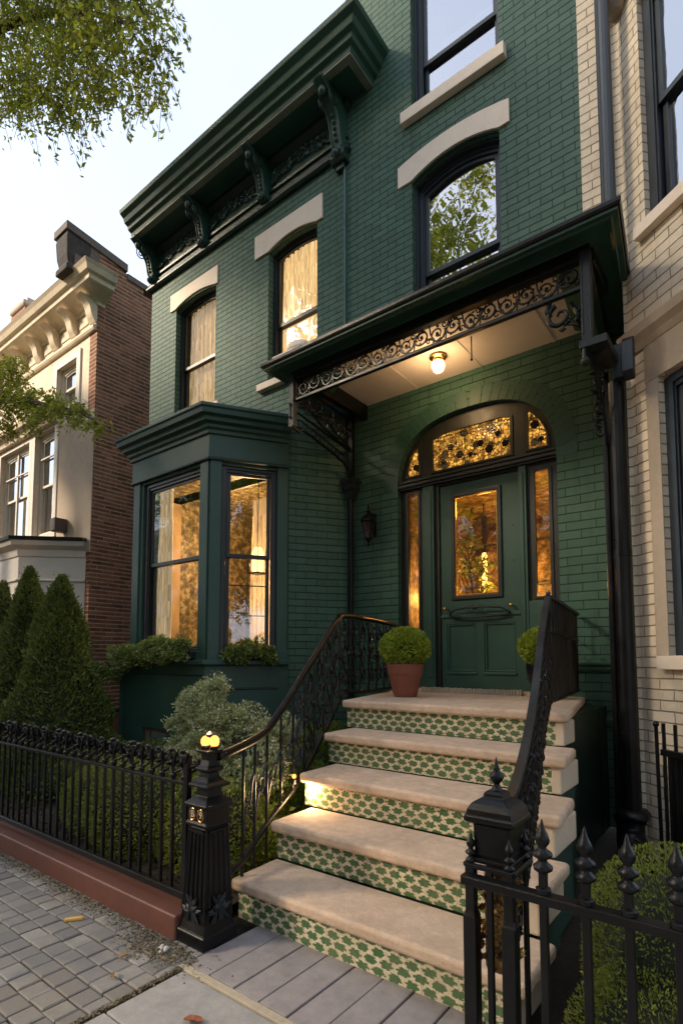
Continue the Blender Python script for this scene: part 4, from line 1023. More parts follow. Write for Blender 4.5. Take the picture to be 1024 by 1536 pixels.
# ================================================================= NEWELS
def newel_left():
    x, y = -2.455, 1.98
    t = thing('newel_post', 'tapered black iron newel post with glowing bulbs on top', 'newel post', (x, y, 0))
    g = MB(); g.sq(x, y, [(.118, 0), (.118, .065), (.106, .075), (.098, .10), (.093, .115), (.072, .60)])
    build('pedestal', g, M['iron'], t, bevel=.006)
    g = MB()
    for sx, sy in ((0, -1), (1, 0), (-1, 0), (0, 1)):
        for k in (-1, -.33, .33, 1):
            p = []
            for z in (.20, .57):
                h = .093-(z-.115)*.0433+.003; o = k*h*.62
                p.append((x+sx*h+(o if sy else 0), y+sy*h+(o if sx else 0), z))
            g.tube(p, .008, 5)
        for z in (.19, .585):
            h = .093-(z-.115)*.0433+.004
            g.tube([(x+sx*h+(-.06 if sy else 0), y+sy*h+(-.06 if sx else 0), z), (x+sx*h+(.06 if sy else 0), y+sy*h+(.06 if sx else 0), z)], .008, 5)
    for sx, sy in ((1, 1), (1, -1), (-1, -1), (-1, 1)): g.tube([(x+sx*.091, y+sy*.091, .12), (x+sx*.072, y+sy*.072, .60)], .008, 5)
    build('fluting', g, M['iron'], t)
    g = MB()
    for sx, sy in ((0, -1), (1, 0)):
        for k in range(9):
            a = .5+k*.33; cx = x+sx*.103; cy = y+sy*.103
            o = .055*cos(k*1.3)
            g.tube([(cx+(o if sy else 0), cy+(o if sx else 0), .12), (cx+(o*.2 if sy else 0), cy+(o*.2 if sx else 0), .19+.02*sin(k)), (cx+(-o*.8 if sy else 0), cy+(-o*.8 if sx else 0), .24+.015*cos(k))], .006, 5)
            leafblob(g, (cx+(o*.5 if sy else 0), cy+(o*.5 if sx else 0), .17), (cos(a)*(1 if sy else 0), cos(a)*(1 if sx else 0), sin(a)), .06, .014, (-sx, -sy, 0))
    build('leaf_ornament', g, M['greyiron'], t, fix=False)
    g = MB(); g.sq(x, y, [(.072, .60), (.088, .61), (.088, .622), (.080, .63), (.080, .70), (.090, .708), (.095, .722), (.074, .742), (.052, .76), (.047, .80), (.080, .81), (.083, .822), (.060, .838), (.040, .86), (.036, .885), (.056, .895), (.058, .908), (.040, .922), (.030, .95), (.035, .985), (.052, .99), (.052, 1.005)])
    build('capital', g, M['iron'], t, bevel=.004)
    g = MB()
    for cx, cy, r in ((x-.034, y-.081, 0), (x+.034, y-.081, 0)):
        g.tube([(cx+.024*cos(a*PI/8), cy-.002, .668+.031*sin(a*PI/8)) for a in range(17)], .003, 5)
    pl_ = build('number_plate', g, M['brass'], t)
    for ch, cx in (('B', x-.034), ('9', x+.034)):
        cu = bpy.data.curves.new('numeral', 'FONT'); cu.body = ch; cu.size = .052; cu.extrude = .0015; cu.align_x = 'CENTER'; cu.align_y = 'CENTER'
        tmp = bpy.data.objects.new('tmp', cu); COL.objects.link(tmp); dg_ = bpy.context.evaluated_depsgraph_get()
        me = bpy.data.meshes.new_from_object(tmp.evaluated_get(dg_)); bpy.data.objects.remove(tmp)
        me.transform(Matrix.Translation((cx, y-.0825, .668)) @ Matrix.Rotation(PI/2, 4, 'X'))
        me.materials.clear(); me.materials.append(m_paint('numeral_enamel', (.62, .50, .42), .5)); o = bpy.data.objects.new('numeral', me); COL.objects.link(o); o.parent = pl_
    g = MB(); g.ball((x-.026, y-.01, 1.048), .026, 9, 1.2); g.ball((x+.026, y+.01, 1.05), .028, 9, 1.2); build('bulb', g, M['bulb'], t, smooth=True)
    for ox, oy in ((-.026, -.01), (.026, .01)): g = MB(); g.lathe((x+ox, y+oy, 1.0), [(.02, 0), (.024, .02), (.016, .03)], 8); build('socket', g, M['iron'], t)
    g = MB(); g.lathe((x, y, 1.07), [(.004, 0), (.02, .005), (.024, .02), (.004, .035)], 8); build('lamp_cap', g, M['iron'], t)
    light((x, y-.02, 1.13), 2.2, .03); return t
newel_left()
def urn(g, x, y, z, s=1.0, n=10):
    g.lathe((x, y, z), [(a*s, b*s) for a, b in [(.016, 0), (.030, .010), (.033, .020), (.018, .032), (.014, .042), (.030, .052), (.033, .062), (.016, .074), (.013, .082), (.022, .094), (.025, .106), (.020, .122), (.010, .140), (.006, .155), (.002, .17)]], n)
def newel_right():
    x, y = -.775, 1.90
    t = thing('newel_post', 'square black iron gate post with flared lid and pointed finial', 'newel post', (x, y, 0))
    g = MB(); g.sq(x, y, [(.060, .80), (.064, .925), (.074, .93), (.089, .938), (.089, .955), (.083, .962), (.080, .978), (.068, .998), (.050, 1.010), (.036, 1.018), (.036, 1.03), (.024, 1.04)])
    build('lid', g, M['iron'], t, bevel=.004)
    g = MB(); g.lathe((x, y, 1.035), [(.026, 0), (.018, .010), (.010, .024), (.012, .029), (.022, .039), (.026, .050), (.022, .063), (.011, .073), (.014, .078), (.010, .085), (.005, .10), (.002, .118)], 14)
    build('finial', g, M['iron'], t, smooth=True)
    g = MB(); g.sq(x, y, [(.066, .795), (.076, .80), (.076, .815), (.062, .82)])
    for sx in (-1, 1):
        g.tube([(x+sx*.085, y-.085, .79), (x+sx*.085, y+.085, .79)], .011, 6); g.tube([(x-.085, y+sx*.085, .79), (x+.085, y+sx*.085, .79)], .011, 6)
    g.tube([(x+.03, y-.02, .72), (x-.05, y+.02, .66)], .02, 6)
    build('collar', g, M['iron'], t, bevel=.003)
    for sx, sy in ((-1, -1), (1, -1), (1, 1), (-1, 1)):
        g = MB(); px, py = x+sx*.068, y+sy*.075
        if sy < 0: g.sq(px, py, [(.0235, 0), (.0235, .62), (.020, .63), (.017, .64), (.017, .79)], 1.0)
        else: g.tube([(px, py, 0), (px, py, .79)], .012, 6)
        lg = build('leg', g, M['iron'], t, bevel=.004)
        g = MB(); urn(g, px, py, .795, .62); build('leg_finial', g, M['iron'], lg, smooth=True)
    g = MB(); g.box(x-.012, x+.010, y-.085, y-.065, 0, .78); build('bar', g, M['iron'], t, bevel=.004)
    # gilded openwork core between the legs
    gg = G('gilt_leafwork'); o = gg.obj(); n = gg.noise(o, 38, 5, .8); c = gg.ramp(n, [(.40, (.015, .012, .008)), (.52, (.30, .15, .03)), (.66, (.85, .52, .16))])
    M['gilt'] = gg.done(gg.bsdf(c, .35, .6, nrm=gg.bump(n, 1, .02)))
    g = MB(); V = []
    g.sq(x, y+.02, [(.038, .42), (.044, .44), (.044, .76), (.036, .78)])
    core = build('gilt_core', g, M['gilt'], t, bevel=.004)
    g = MB()
    for k in range(60):
        a = random.uniform(0, 6.28); zz = random.uniform(.44, .76); r = random.uniform(.046, .062)
        leafblob(g, (x+r*cos(a), y+.02+r*sin(a), zz), (cos(a+1), sin(a+1), random.uniform(-1, 1)), .045, .014, (-cos(a), -sin(a), 0))
    build('gilt_leaf', g, M['gilt'], core, fix=False)
    return t
newel_right()

# ================================================================= HAND RAILS
def interp(path, n):
    P = [Vector(p) for p in path]; out = []
    for i in range(len(P)-1):
        p0, p1, p2, p3 = P[max(i-1, 0)], P[i], P[i+1], P[min(i+2, len(P)-1)]
        for k in range(n):
            t = k/n; out.append(.5*((2*p1)+(-p0+p2)*t+(2*p0-5*p1+4*p2-p3)*t*t+(-p0+3*p1-3*p2+p3)*t**3))
    out.append(P[-1]); return out
rl = thing('stair_railing', 'black iron railing with leafy scrollwork curving up the left of the steps', 'railing', (-2.9, 3.4, 0))
topL = interp([(-2.43, 2.02, .965), (-2.439, 2.112, .977), (-2.532, 2.379, 1.005), (-2.593, 2.553, 1.045), (-2.643, 2.695, 1.116), (-2.716, 2.904, 1.237), (-2.776, 3.077, 1.35), (-2.891, 3.404, 1.554), (-3.0, 3.72, 1.76), (-3.05, 3.88, 1.86), (-3.10, 4.02, 1.91), (-3.2, 4.5, 1.92), (-3.42, 5.44, 1.91)], 5)
g = MB(); g.tube(topL, .027, 10); build('handrail', g, M['iron'], rl, smooth=True)
lowL = interp([(-2.44, 2.06, .27), (-2.458, 2.165, .303), (-2.504, 2.298, .33), (-2.601, 2.574, .444), (-2.771, 3.062, .605), (-2.943, 3.555, .885), (-3.08, 3.93, 1.12), (-3.13, 4.08, 1.20), (-3.19, 4.35, 1.19), (-3.28, 4.8, 1.18), (-3.43, 5.44, 1.18)], 5)
g = MB(); g.tube(lowL, .019, 6); build('lower_rail', g, M['iron'], rl, smooth=True)
def at_y(path, y):
    for a, b in zip(path[:-1], path[1:]):
        if (a.y-y)*(b.y-y) <= 0 and abs(a.y-b.y) > 1e-9: return a.lerp(b, (y-a.y)/(b.y-a.y))
    return path[-1]
ys = [2.26, 2.40, 2.56, 2.76, 2.96, 3.16, 3.36, 3.56, 3.76, 3.96, 4.18, 4.40, 4.62, 4.84, 5.06, 5.26]
for k, y in enumerate(ys):
    a, b = at_y(topL, y), at_y(lowL, y)
    zb = b.z if k > 2 else (.23 if y < 2.57 else .45)
    g = MB(); g.tube([(a.x, y, a.z), (a.x, y, zb)], .0095, 6); 
    if k > 3:
        zm = (a.z+b.z)/2; g.ball((a.x, y, zm), .022, 7, 1.3); g.ball((a.x, y, zm-.14), .016, 6)
    build('baluster', g, M['iron'], rl, bevel=0)
for k in range(len(ys)-1):
    y0, y1 = ys[k], ys[k+1]; a0, a1, b0, b1 = at_y(topL, y0), at_y(topL, y1), at_y(lowL, y0), at_y(lowL, y1)
    g = MB(); rd = random.Random(k); ax = (a1-a0).normalized(); w = (a1-a0).length; H = a0.z-b0.z
    base = lambda s, t: Vector(b0)+(Vector(b1)-Vector(b0))*s+Vector((0, 0, 1))*(H*t)
    if k < 4:
        g.tube(interp([base(0, .18), base(.3, .42), base(.55, .38), base(.8, .60), base(1.05, .62)], 5), .009, 5)
        g.tube(spiral(base(.5, .50), w*.30, 1.2, PI, 1, ax, (0, 0, 1), 16), [.010-.005*i/16 for i in range(17)], 5); nl = 6
    else:
        for t in (.25, .55, .82):
            g.tube(spiral(base(.5, t), w*.36, 1.4, PI*(k % 2), 1 if k % 2 else -1, ax, (0, 0, 1), 16), .0075, 5)
        g.tube(interp([base(0, .05), base(.6, .25), base(.3, .5), base(.8, .7), base(.4, .95)], 4), .007, 5); nl = 14
    for q in range(nl):
        a = rd.uniform(0, 6.28); c = base(rd.uniform(.1, .9), rd.uniform(.1, .9)); d = ax*cos(a)+Vector((0, 0, 1))*sin(a)
        for sg in (-1, 1): leafblob(g, c, d, rd.uniform(.05, .09), .013, Vector((ax.y, -ax.x, 0))*sg)
    build('scrollwork', g, M['greyiron'] if k < 5 else M['iron'], rl, fix=False)

rr_ = thing('stair_railing', 'right stair railing with flat grey handrail and close black bars', 'railing', (-1.1, 3.4, 0))
topR = interp([(-.78, 1.98, .95), (-.83, 2.24, 1.0), (-.895, 2.56, 1.13), (-.97, 2.92, 1.345), (-1.07, 3.36, 1.66), (-1.165, 3.80, 1.91), (-1.175, 3.86, 1.93), (-1.2, 4.05, 1.94), (-1.40, 5.46, 1.93)], 6)
g = MB()
for a, b in zip(topR[:-1], topR[1:]):
    pass
pr = []
for i_, p in enumerate(topR):
    t = (topR[min(i_+1, len(topR)-1)]-topR[max(i_-1, 0)]).normalized(); s = Vector((t.y, -t.x, 0)).normalized(); u = s.cross(t).normalized()
    pr.append([p+s*.019+u*.012, p+s*.019-u*.012, p-s*.019-u*.012, p-s*.019+u*.012])
vs = [q for r in pr for q in r]; n_ = len(pr)
g.add(vs, [(i_*4+k, i_*4+(k+1) % 4, (i_+1)*4+(k+1) % 4, (i_+1)*4+k) for i_ in range(n_-1) for k in range(4)]+[(0,1,2,3), ((n_-1)*4+3, (n_-1)*4+2, (n_-1)*4+1, (n_-1)*4)])
build('handrail', g, M['greyiron'], rr_, bevel=.005)
g = MB(); g.ball((-1.172, 3.85, 1.955), .018, 8); build('rail_knob', g, M['greyiron'], rr_, smooth=True)
LZ = [(1.98, .36), (2.24, .42), (2.6, .60), (3.0, .83), (3.42, 1.08), (3.86, 1.22), (5.46, 1.22)]
lowR = [Vector((p.x, p.y, float(np.interp(p.y, [q[0] for q in LZ], [q[1] for q in LZ])))) for p in topR]
g = MB(); g.tube(lowR, .011, 6); g.tube([(-1.19, 3.95, 1.69), (-1.40, 5.46, 1.68)], .009, 6); build('lower_rail', g, M['iron'], rr_)
y = 2.12; k = 0
while y < 5.44:
    a = at_y(topR, y); b = at_y(lowR, y); zb = b.z
    g = MB(); g.tube([(a.x, y, a.z-.01), (a.x, y, zb-.02)], .0085, 6); rd = random.Random(k)
    if y < 3.85:
        g.ball((a.x, y, zb+(a.z-zb)*rd.uniform(.3, .5)), .017, 6, 1.4); g.ball((a.x, y, zb+(a.z-zb)*rd.uniform(.6, .8)), .014, 6, 1.4); g.ball((a.x, y, zb+.03), .016, 6)
        off = .03
        g.tube(interp([(a.x+off, y, a.z-.08), (a.x-off, y+.03, a.z-.25), (a.x+off, y, a.z-.42), (a.x-off*.5, y+.03, zb+.12), (a.x+.01, y, zb)], 4), .006, 5)
    build('baluster', g, M['iron'], rr_); k += 1
    y += .088 if y < 3.85 else .115
# ================================================================= FENCES
def picket_fence(name_label, x0, x1, y, zb, zt, pitch, leaning=True):
    t = thing('iron_fence', name_label, 'fence', ((x0+x1)/2, y, 0))
    g = MB(); g.box(x0, x1, y-.022, y+.022, zb-.018, zb+.022); build('bottom_rail', g, M['iron'], t, bevel=.006)
    g = MB(); g.box(x0, x1, y-.014, y+.014, zt-.010, zt+.010); build('top_rail', g, M['iron'], t, bevel=.003)
    # one picket and its finial, then copies
    g = MB(); g.box(-.0095, .0095, -.0095, .0095, zb, zt+.04); pk = build('picket', g, M['iron'], t, bevel=.003, local=True)
    f = MB()
    f.tube(interp([(0, 0, zt+.03), (.0, 0, zt+.08), (.035, -.02, zt+.13), (.06, -.03, zt+.155), (.045, -.04, zt+.175), (.02, -.03, zt+.165)], 4), .008, 6)
    f.tube(interp([(0, 0, zt+.02), (-.03, .01, zt+.06), (-.045, .02, zt+.10), (-.02, .03, zt+.135), (.01, .02, zt+.13)], 4), .007, 6)
    f.tube(interp([(0, 0, zt+.04), (.05, .02, zt+.07), (.07, .025, zt+.11), (.045, .02, zt+.14)], 4), .007, 6)
    f.ball((0, 0, zt+.03), .017, 7); f.ball((.02, -.03, zt+.165), .013, 6); f.ball((.01, .02, zt+.13), .011, 6)
    for a, dx in ((.4, .03), (1.2, .01), (2.2, -.02), (2.9, -.03)):
        for sg in (-1, 1): leafblob(f, (dx, 0, zt+.08), (cos(a), .2, sin(a)), .06, .014, (0, sg, 0))
    f.v = [(a*1.25, b*1.25, zt+(c-zt)*1.12) for a, b, c in f.v]
    fo = build('finial', f, M['iron'], pk, fix=False, local=True, smooth=True)
    x = x1-.04; first = True; lx = t.location
    while x > x0:
        if first: o, q = pk, fo; first = False
        else:
            o = pk.copy(); COL.objects.link(o); o.parent = t; q = fo.copy(); COL.objects.link(q); q.parent = o
        o.location = (x-lx.x, 0, 0); q.rotation_euler = (0, 0, random.uniform(-.35, .35))
        x -= pitch
    return t
picket_fence('long black iron fence with curled leaf finials on the brown kerb at the left', -8.6, -2.60, 1.955, .19, .80, .107)
g = MB(); g.box(-2.635, -2.60, 1.94, 1.975, .12, .96)
fp = build('fence_post', g, M['iron'], None, bevel=.004); tag(fp, 'square black iron end post of the left fence next to the newel', 'post')
rf = thing('iron_fence', 'black iron fence with knobbed spear finials in front of the right hedge', 'fence', (0, 1.70, 0))
g = MB(); g.box(-.815, 3.0, 1.678, 1.722, .775, .805); build('top_rail', g, M['iron'], rf, bevel=.005)
g = MB(); g.box(-.70, 3.0, 1.685, 1.715, .10, .13); build('bottom_rail', g, M['iron'], rf, bevel=.004)
for k, x in enumerate([-.555, -.435, -.325, -.208, -.09, .03, .15, .27, .39]):
    g = MB(); g.box(x-.0115, x+.0115, 1.6885, 1.7115, 0, .90); g.lathe((x, 1.70, .80), [(.0, 0), (.022, .004), (.024, .02), (.0, .03)], 8)
    pk = build('picket', g, M['iron'], rf, bevel=.003)
    g = MB(); urn(g, x, 1.70, .865, .92, 8); build('finial', g, M['iron'], pk, smooth=True)
# ================================================================= PIPES
dp = thing('downspout', 'tall black drain pipe running down the joint between green and cream houses', 'drain pipe', (-.85, 4.66, 0))
g = MB(); g.tube([(-.845, 4.66, .10), (-.845, 4.66, 3.70)], .062, 14); g.tube([(-.94, 4.70, .10), (-.94, 4.70, 3.70)], .028, 10)
for z in (.9, 2.3): g.tube([(-.845, 4.66, z), (-.845, 4.66, z+.05)], .068, 14)
build('pipe', g, M['iron'], dp, smooth=False)
g = MB(); g.tube([(-.835, 4.62, 4.72), (-.835, 4.62, 9.5)], .045, 12); g.tube([(-.90, 4.70, 4.75), (-.90, 4.70, 9.5)], .018, 8); build('pipe', g, M['navy'], dp)
g = MB(); g.sq(-.80, 4.58, [(.045, 3.68), (.05, 3.78), (.062, 3.92), (.062, 3.94)]); g.prism_x(-.78, -.70, [(4.50, 3.70), (4.60, 3.66), (4.62, 3.98), (4.58, 4.0), (4.52, 3.95)]); build('hopper', g, M['navy'], dp, bevel=.006)
g = MB(); g.tube(interp([(-.845, 4.66, .34), (-.845, 4.64, .2), (-.82, 4.5, .08), (-.76, 4.3, .02)], 5), [.085]*6+[.10]*5+[.12]*5, 12); g.sq(-.845, 4.66, [(.10, .30), (.11, .34), (.08, .38)])
for k in range(4): g.tube([(-.90, 4.55-.06*k, .16-.03*k), (-.80, 4.52-.06*k, .20-.03*k), (-.72, 4.55-.06*k, .12-.03*k)], .022, 8)
build('pipe_shoe', g, M['iron'], dp, smooth=True)
o = build('drain_pipe', MB().box(-3.665, -3.635, 4.765, 4.80, 4.80, 7.26), m_paint('verdigris_paint', (.055, .13, .115), .5), None, bevel=.004); tag(o, 'thin pale green drain strip running down the wall between the two upper facades', 'drain pipe')
o = build('conduit', MB().tube([(-1.18, 5.2, 0), (-1.18, 5.2, 1.04)], .014, 8), M['iron'], None); tag(o, 'thin dark conduit rising beside the right flank of the steps', 'conduit')

# ================================================================= CREAM HOUSE (RIGHT)
ch = thing('cream_house', 'cream painted brick house with angled bay at the right edge', 'house', (.5, 4.8, 0))
CA = (-.77, 4.795); e = (.79038, -.61262); CB = (CA[0]+e[0]*1.9, CA[1]+e[1]*1.9)
g = MB(); g.box(-1.083, -.60, 4.795, 7, 4.70, 14); g.box(-.80, -.60, 4.796, 7, 0, 4.70); build('wall', g, M['cbrick'], ch)
def along(x, z=0): return (x-CA[0])/e[0]
wl_lo = [(along(-.552), 1.53), (along(-.552), 3.64), (1.55, 3.64), (1.55, 1.53)]
wl_up = [(along(-.613), 4.90), (along(-.55), 4.90) , (along(-.55), 6.75), (1.5, 6.75), (1.5, 4.90)]
wl_up = [(along(-.60), 4.90), (along(-.60), 6.85), (1.5, 6.85), (1.5, 4.90)]
g = MB(); g.panel(CA, CB, [(0, 0), (1.9, 0), (1.9, 4.02), (0, 4.02)], [wl_lo], 0, .2); build('bay_wall', g, M['cbrick'], ch)
g = MB(); g.panel(CA, CB, [(0, 4.02), (1.9, 4.02), (1.9, 14), (0, 14)], [wl_up, [(a, z+3.4) for a, z in wl_up]], 0, .2); build('bay_wall', g, M['cbrick'], ch)
g = MB(); g.obox(CA, CB, along(-.552)-.12, 1.7, -.012, 0, 3.64, 4.02); g.obox(CA, CB, along(-.552)-.115, along(-.552), -.010, 0, 1.53, 3.64); build('window_surround', g, M['stucco'], ch, bevel=.004)
g = MB(); g.sweep([(CA[0]-.02, CA[1]+.02), CB], [(0, 3.93), (.02, 3.93), (.05, 3.98), (.09, 4.02), (.10, 4.09), (.02, 4.13), (0, 4.13)]); build('string_course', g, M['stucco'], ch, bevel=.004)
for z0, z1, s0 in ((1.53, 3.64, along(-.552)), (4.90, 6.85, along(-.60))):
    window(CA, CB, s0, 1.5, z0, z1-.02, .02, .05, M['navy'], fw=.075, glass='glass_hi', room='roomdark', parent=ch, sash2=.05)
    g = MB(); g.obox(CA, CB, s0-.06, 1.6, -.07, .05, z0-.10, z0); build('sill', g, M['cream'], ch, bevel=.006)
g = MB()
for k, (a, b) in enumerate([(0, 0.02), (.05, 0)]): pass
g.sq(-.76, 4.74, [(.04, 6.9), (.10, 7.0), (.12, 7.15), (.06, 7.2)]); build('corbel', g, m_stone('old_stone', (.32, .24, .17), .3), ch, bevel=.01)
# iron gate leaf leaning at the cream wall
gt = thing('iron_gate', 'black iron gate leaf standing against the cream brick wall', 'gate', (-.5, 4.0, 0))
g = MB(); g.tube([(-.565, 4.02, .0), (-.575, 4.02, 1.08)], .012, 8); g.ball((-.575, 4.02, 1.09), .02, 7); build('rod', g, M['iron'], gt)
for k in range(7):
    x = -.53+k*.035; g = MB(); g.tube([(x, 4.0-k*.03, .22), (x, 4.0-k*.03, 1.10 if k % 2 == 0 else .92)], .011, 6); build('bar', g, M['iron'], gt)
g = MB(); g.obox((-.54, 4.0), (-.30, 3.8), 0, .32, -.02, .02, .90, .94); g.obox((-.54, 4.0), (-.30, 3.8), 0, .32, -.02, .02, .24, .28); g.obox((-.53, 4.0), (-.30, 3.8), 0.02, .32, .0, .012, .28, .9); build('gate_frame', g, M['iron'], gt, bevel=.004)

# ================================================================= NEIGHBOUR HOUSE (LEFT)
nb = thing('stone_house', 'weathered buff stone and dark brick town house to the left', 'house', (-11, 4.8, 0))
NX = -9.30
NW = [(-10.78, -9.97, 5.05, 7.15, .0), (-13.35, -11.86, 3.9, 5.95, 0), (-11.58, -10.72, 3.9, 5.98, 0), (-13.4, -12.3, 6.3, 7.2, 0)]
NW = [(-10.75, -9.97, 6.35, 7.17, .0), (-13.30, -11.86, 3.95, 6.0, 0), (-11.60, -10.74, 3.95, 6.05, 0)]
g = MB(); g.panel(A0, B0, [(-17, 0), (NX, 0), (NX, 8.35), (-17, 8.35)], [win_hole(*w) for w in NW], 0, .25); build('wall', g, M['nstone'], nb)
g = MB(); g.panel(A0, B0, [(-10.66, 3.4), (NX+.006, 3.4), (NX+.006, 6.0), (-10.66, 6.0)], (), -.012, 0); build('stucco_panel', g, M['stucco'], nb)
g = MB(); g.panel((NX+.005, Y0-.003), (NX+.005, 12), [(0.0, 0), (7.2, 0), (7.2, 8.6), (.9, 8.6), (.9, 8.75), (0.0, 8.95)], (), -.0, .25); build('side_wall', g, M['rbrick'], nb)
g = MB(); g.panel((NX+.0, Y0-.62), (NX, 12), [(0, 9.0), (0, 9.14), (1.16, 9.0), (1.16, 8.86)], (), -.04, .45); g.box(NX-.3, NX+.003, Y0-.45, Y0, 8.43, 8.98); g.panel((NX+.0, Y0-.12), (NX, 12), [(.66, 8.72), (.66, 8.84), (7, 8.66), (7, 8.56)], (), -.03, .3); build('coping', g, m_stone('sooty_stone', (.14, .11, .095), .3, 4, .85, .5), nb, bevel=.01)
g = MB(); g.sq(NX-.20, Y0-.38, [(.21, 8.3), (.21, 8.40), (.17, 8.45), (.20, 8.6), (.22, 8.9), (.20, 9.0)]); build('corner_pier', g, m_stone('sooty_pier', (.045, .038, .035), .5, 4, .9, .8), nb, bevel=.02)
ncp = [(-.04, 7.92), (.04, 7.92), (.05, 7.97), (.10, 8.0), (.32, 8.10), (.35, 8.12), (.36, 8.19), (.42, 8.22), (.46, 8.30), (.50, 8.35), (-.04, 8.42)]
g = MB(); g.sweep([(-17, Y0), (NX-.02, Y0), (NX-.02, Y0+.12)], ncp); build('cornice', g, M['nstone'], nb, bevel=.006)
g = MB(); g.sweep([(-17, Y0), (NX-.02, Y0)], [(0, 7.46), (.05, 7.46), (.075, 7.50), (.07, 7.54), (.02, 7.57), (.02, 7.6), (0, 7.6)]); build('architrave', g, M['nstone'], nb, bevel=.005)
for x in np.arange(-16.6, -9.2, .72):
    pts = [(Y0, 7.60)]+[(Y0-(.04+.30*(t**1.6)+.035*sin(2*PI*t)), 7.60+.42*t) for t in np.linspace(0, 1, 12)]+[(Y0, 8.02)]
    g = MB(); g.prism_x(x-.10, x+.10, pts); build('bracket', g, M['nstone'], nb, bevel=.012)
for x in np.arange(-16.25, -9.5, .72):
    g = MB(); g.box(x-.16, x+.16, Y0-.02, Y0, 7.68, 7.86); build('frieze_panel', g, M['nstone'], nb, bevel=.01)
for w in NW:
    ww = window(A0, B0, w[0], w[1], w[2], w[3]-.03, .03, .07, M['nwhite'], fw=.07, glass='glass_hi', room='roomdark', parent=nb)
    g = MB(); g.panel(A0, B0, [(w[0]-.14, w[2]-.10), (w[0]-.14, w[3]+.14), (w[1]+.14, w[3]+.14), (w[1]+.14, w[2]-.10)], [[(w[0], w[2]), (w[0], w[3]), (w[1], w[3]), (w[1], w[2])]], -.035, 0)
    build('window_surround', g, M['nwhite'], nb, bevel=.006)
g = MB()
g.box(-12.65, -12.60, 4.86, 4.90, 3.95, 5.95); g.box(-13.3, -11.86, 4.86, 4.89, 5.45, 5.475); g.box(-11.6, -10.74, 4.86, 4.89, 5.55, 5.575)
build('glazing_bar', g, M['nwhite'], nb)
g = MB(); g.sweep([(-14.2, Y0), (-10.6, Y0)], [(0, 6.10), (.12, 6.10), (.15, 6.18), (.25, 6.24), (.28, 6.34), (0, 6.45)]); build('window_hood', g, M['nstone'], nb, bevel=.006)
curtain(A0, B0, -13.1, -12.7, 4.0, 5.7, .35, M['curtain2'], 4, .03, 'pale curtain in the left window of the neighbouring stone house')
# neighbour porch bay
NPa, NPb, NPc, NPd = (-14.2, 4.8), (-13.3, 4.0), (-10.20, 4.0), (-9.42, 4.79)
g = MB(); g.panel(NPb, NPc, [(0, 0), (3.1, 0), (3.1, 3.55), (0, 3.55)], [[(.7, 1.0)]+arc(.7, 2.6, 2.6, .45)+[(2.6, 1.0)]], 0, .15); g.panel(NPc, NPd, [(0, 0), (plen(NPc, NPd), 0), (plen(NPc, NPd), 3.55), (0, 3.55)], (), 0, .15); g.panel(NPa, NPb, [(0, 0), (1.2, 0), (1.2, 3.55), (0, 3.55)], (), 0, .15)
build('porch_wall', g, M['nwhite'], nb)
g = MB(); g.panel(NPb, NPc, [(.7, 1.0)]+arc(.7, 2.6, 2.6, .45)+[(2.6, 1.0)], (), .10, .12); build('porch_glass', g, M['glass_hi'], nb)
g = MB(); g.sweep([NPa, NPb, NPc, NPd], [(0, 3.30), (.02, 3.30), (.04, 3.42), (.14, 3.48), (.17, 3.56), (0, 3.58)]); g.sweep([NPa, NPb, NPc, NPd], [(0, 2.86), (.035, 2.87), (.035, 2.90), (0, 2.91)]); build('porch_cornice', g, M['nwhite'], nb, bevel=.004)
g = MB(); g.sweep([NPa, NPb, NPc, NPd], [(-.6, 3.60), (.20, 3.565), (.22, 3.62), (-.6, 3.74)]); build('porch_roof', g, M['dark'], nb, bevel=.006)
g = MB(); g.box(-10.32, -10.12, 4.55, 4.78, 3.86, 4.10)
build('vent_box', g, m_paint('brown_box', (.10, .06, .045), .6), nb, bevel=.01)
g = MB(); g.box(NX-.04, NX+.05, Y0+.15, 12, 1.33, 1.42); g.box(NX-.04, NX+.06, Y0+.3, 12, .56, .62); build('side_ledge', g, M['iron'], nb, bevel=.01)
g = MB(); g.box(NX-.02, NX+.03, Y0+.1, 12, 0, .56); build('plinth', g, M['terracotta'], nb)
# chimney and finial beyond
ck = thing('chimney', 'stub of a weathered brick chimney on the roofline at the far left', 'chimney', (-15.6, 6, 8.5))
g = MB(); g.box(-16.2, -15.3, 5.9, 6.7, 8.4, 11.0); build('stack', g, M['rbrick'], ck)
g = MB(); g.sq(-15.72, 6.3, [(.42, 11.0), (.46, 11.05), (.46, 11.15), (.30, 11.22), (.30, 11.35)]); build('chimney_cap', g, M['stucco'], ck, bevel=.02)
g = MB(); g.lathe((-16.6, 6, 9.0), [(.3, -.6), (.32, .2), (.5, .6), (.52, .9), (.4, 1.2), (.15, 1.4), (.02, 1.6)], 14); o = build('roof_finial', g, M['iron'], None, smooth=True); tag(o, 'rounded black roof finial at the left picture edge beside the chimney', 'finial')
# pale stone things on the sills / roofs
g = MB(); g.prism_x(-.13, .13, [(-.07, 0), (.07, 0), (.07, .05), (.0, .10), (-.07, .06)]); o = build('weather_cap', g, M['cream'], None, bevel=.012); o.location = (-5.45, 4.45, 4.50); tag(o, 'small white peaked cap lying on the bay window roof', 'stone cap')
g = MB(); g.box(-.22, .10, -.09, .09, 0, .06); g.lathe((.08, 0, .03), [(.10, 0), (.115, .05), (.10, .11), (.05, .14), (.01, .145)], 14, 1.25, .8); o = build('stone_block', g, M['cream'], None, bevel=.014, smooth=False); o.location = (-3.86, 4.12, 4.70); tag(o, 'rounded pale stone block on the left end of the porch canopy', 'stone block')
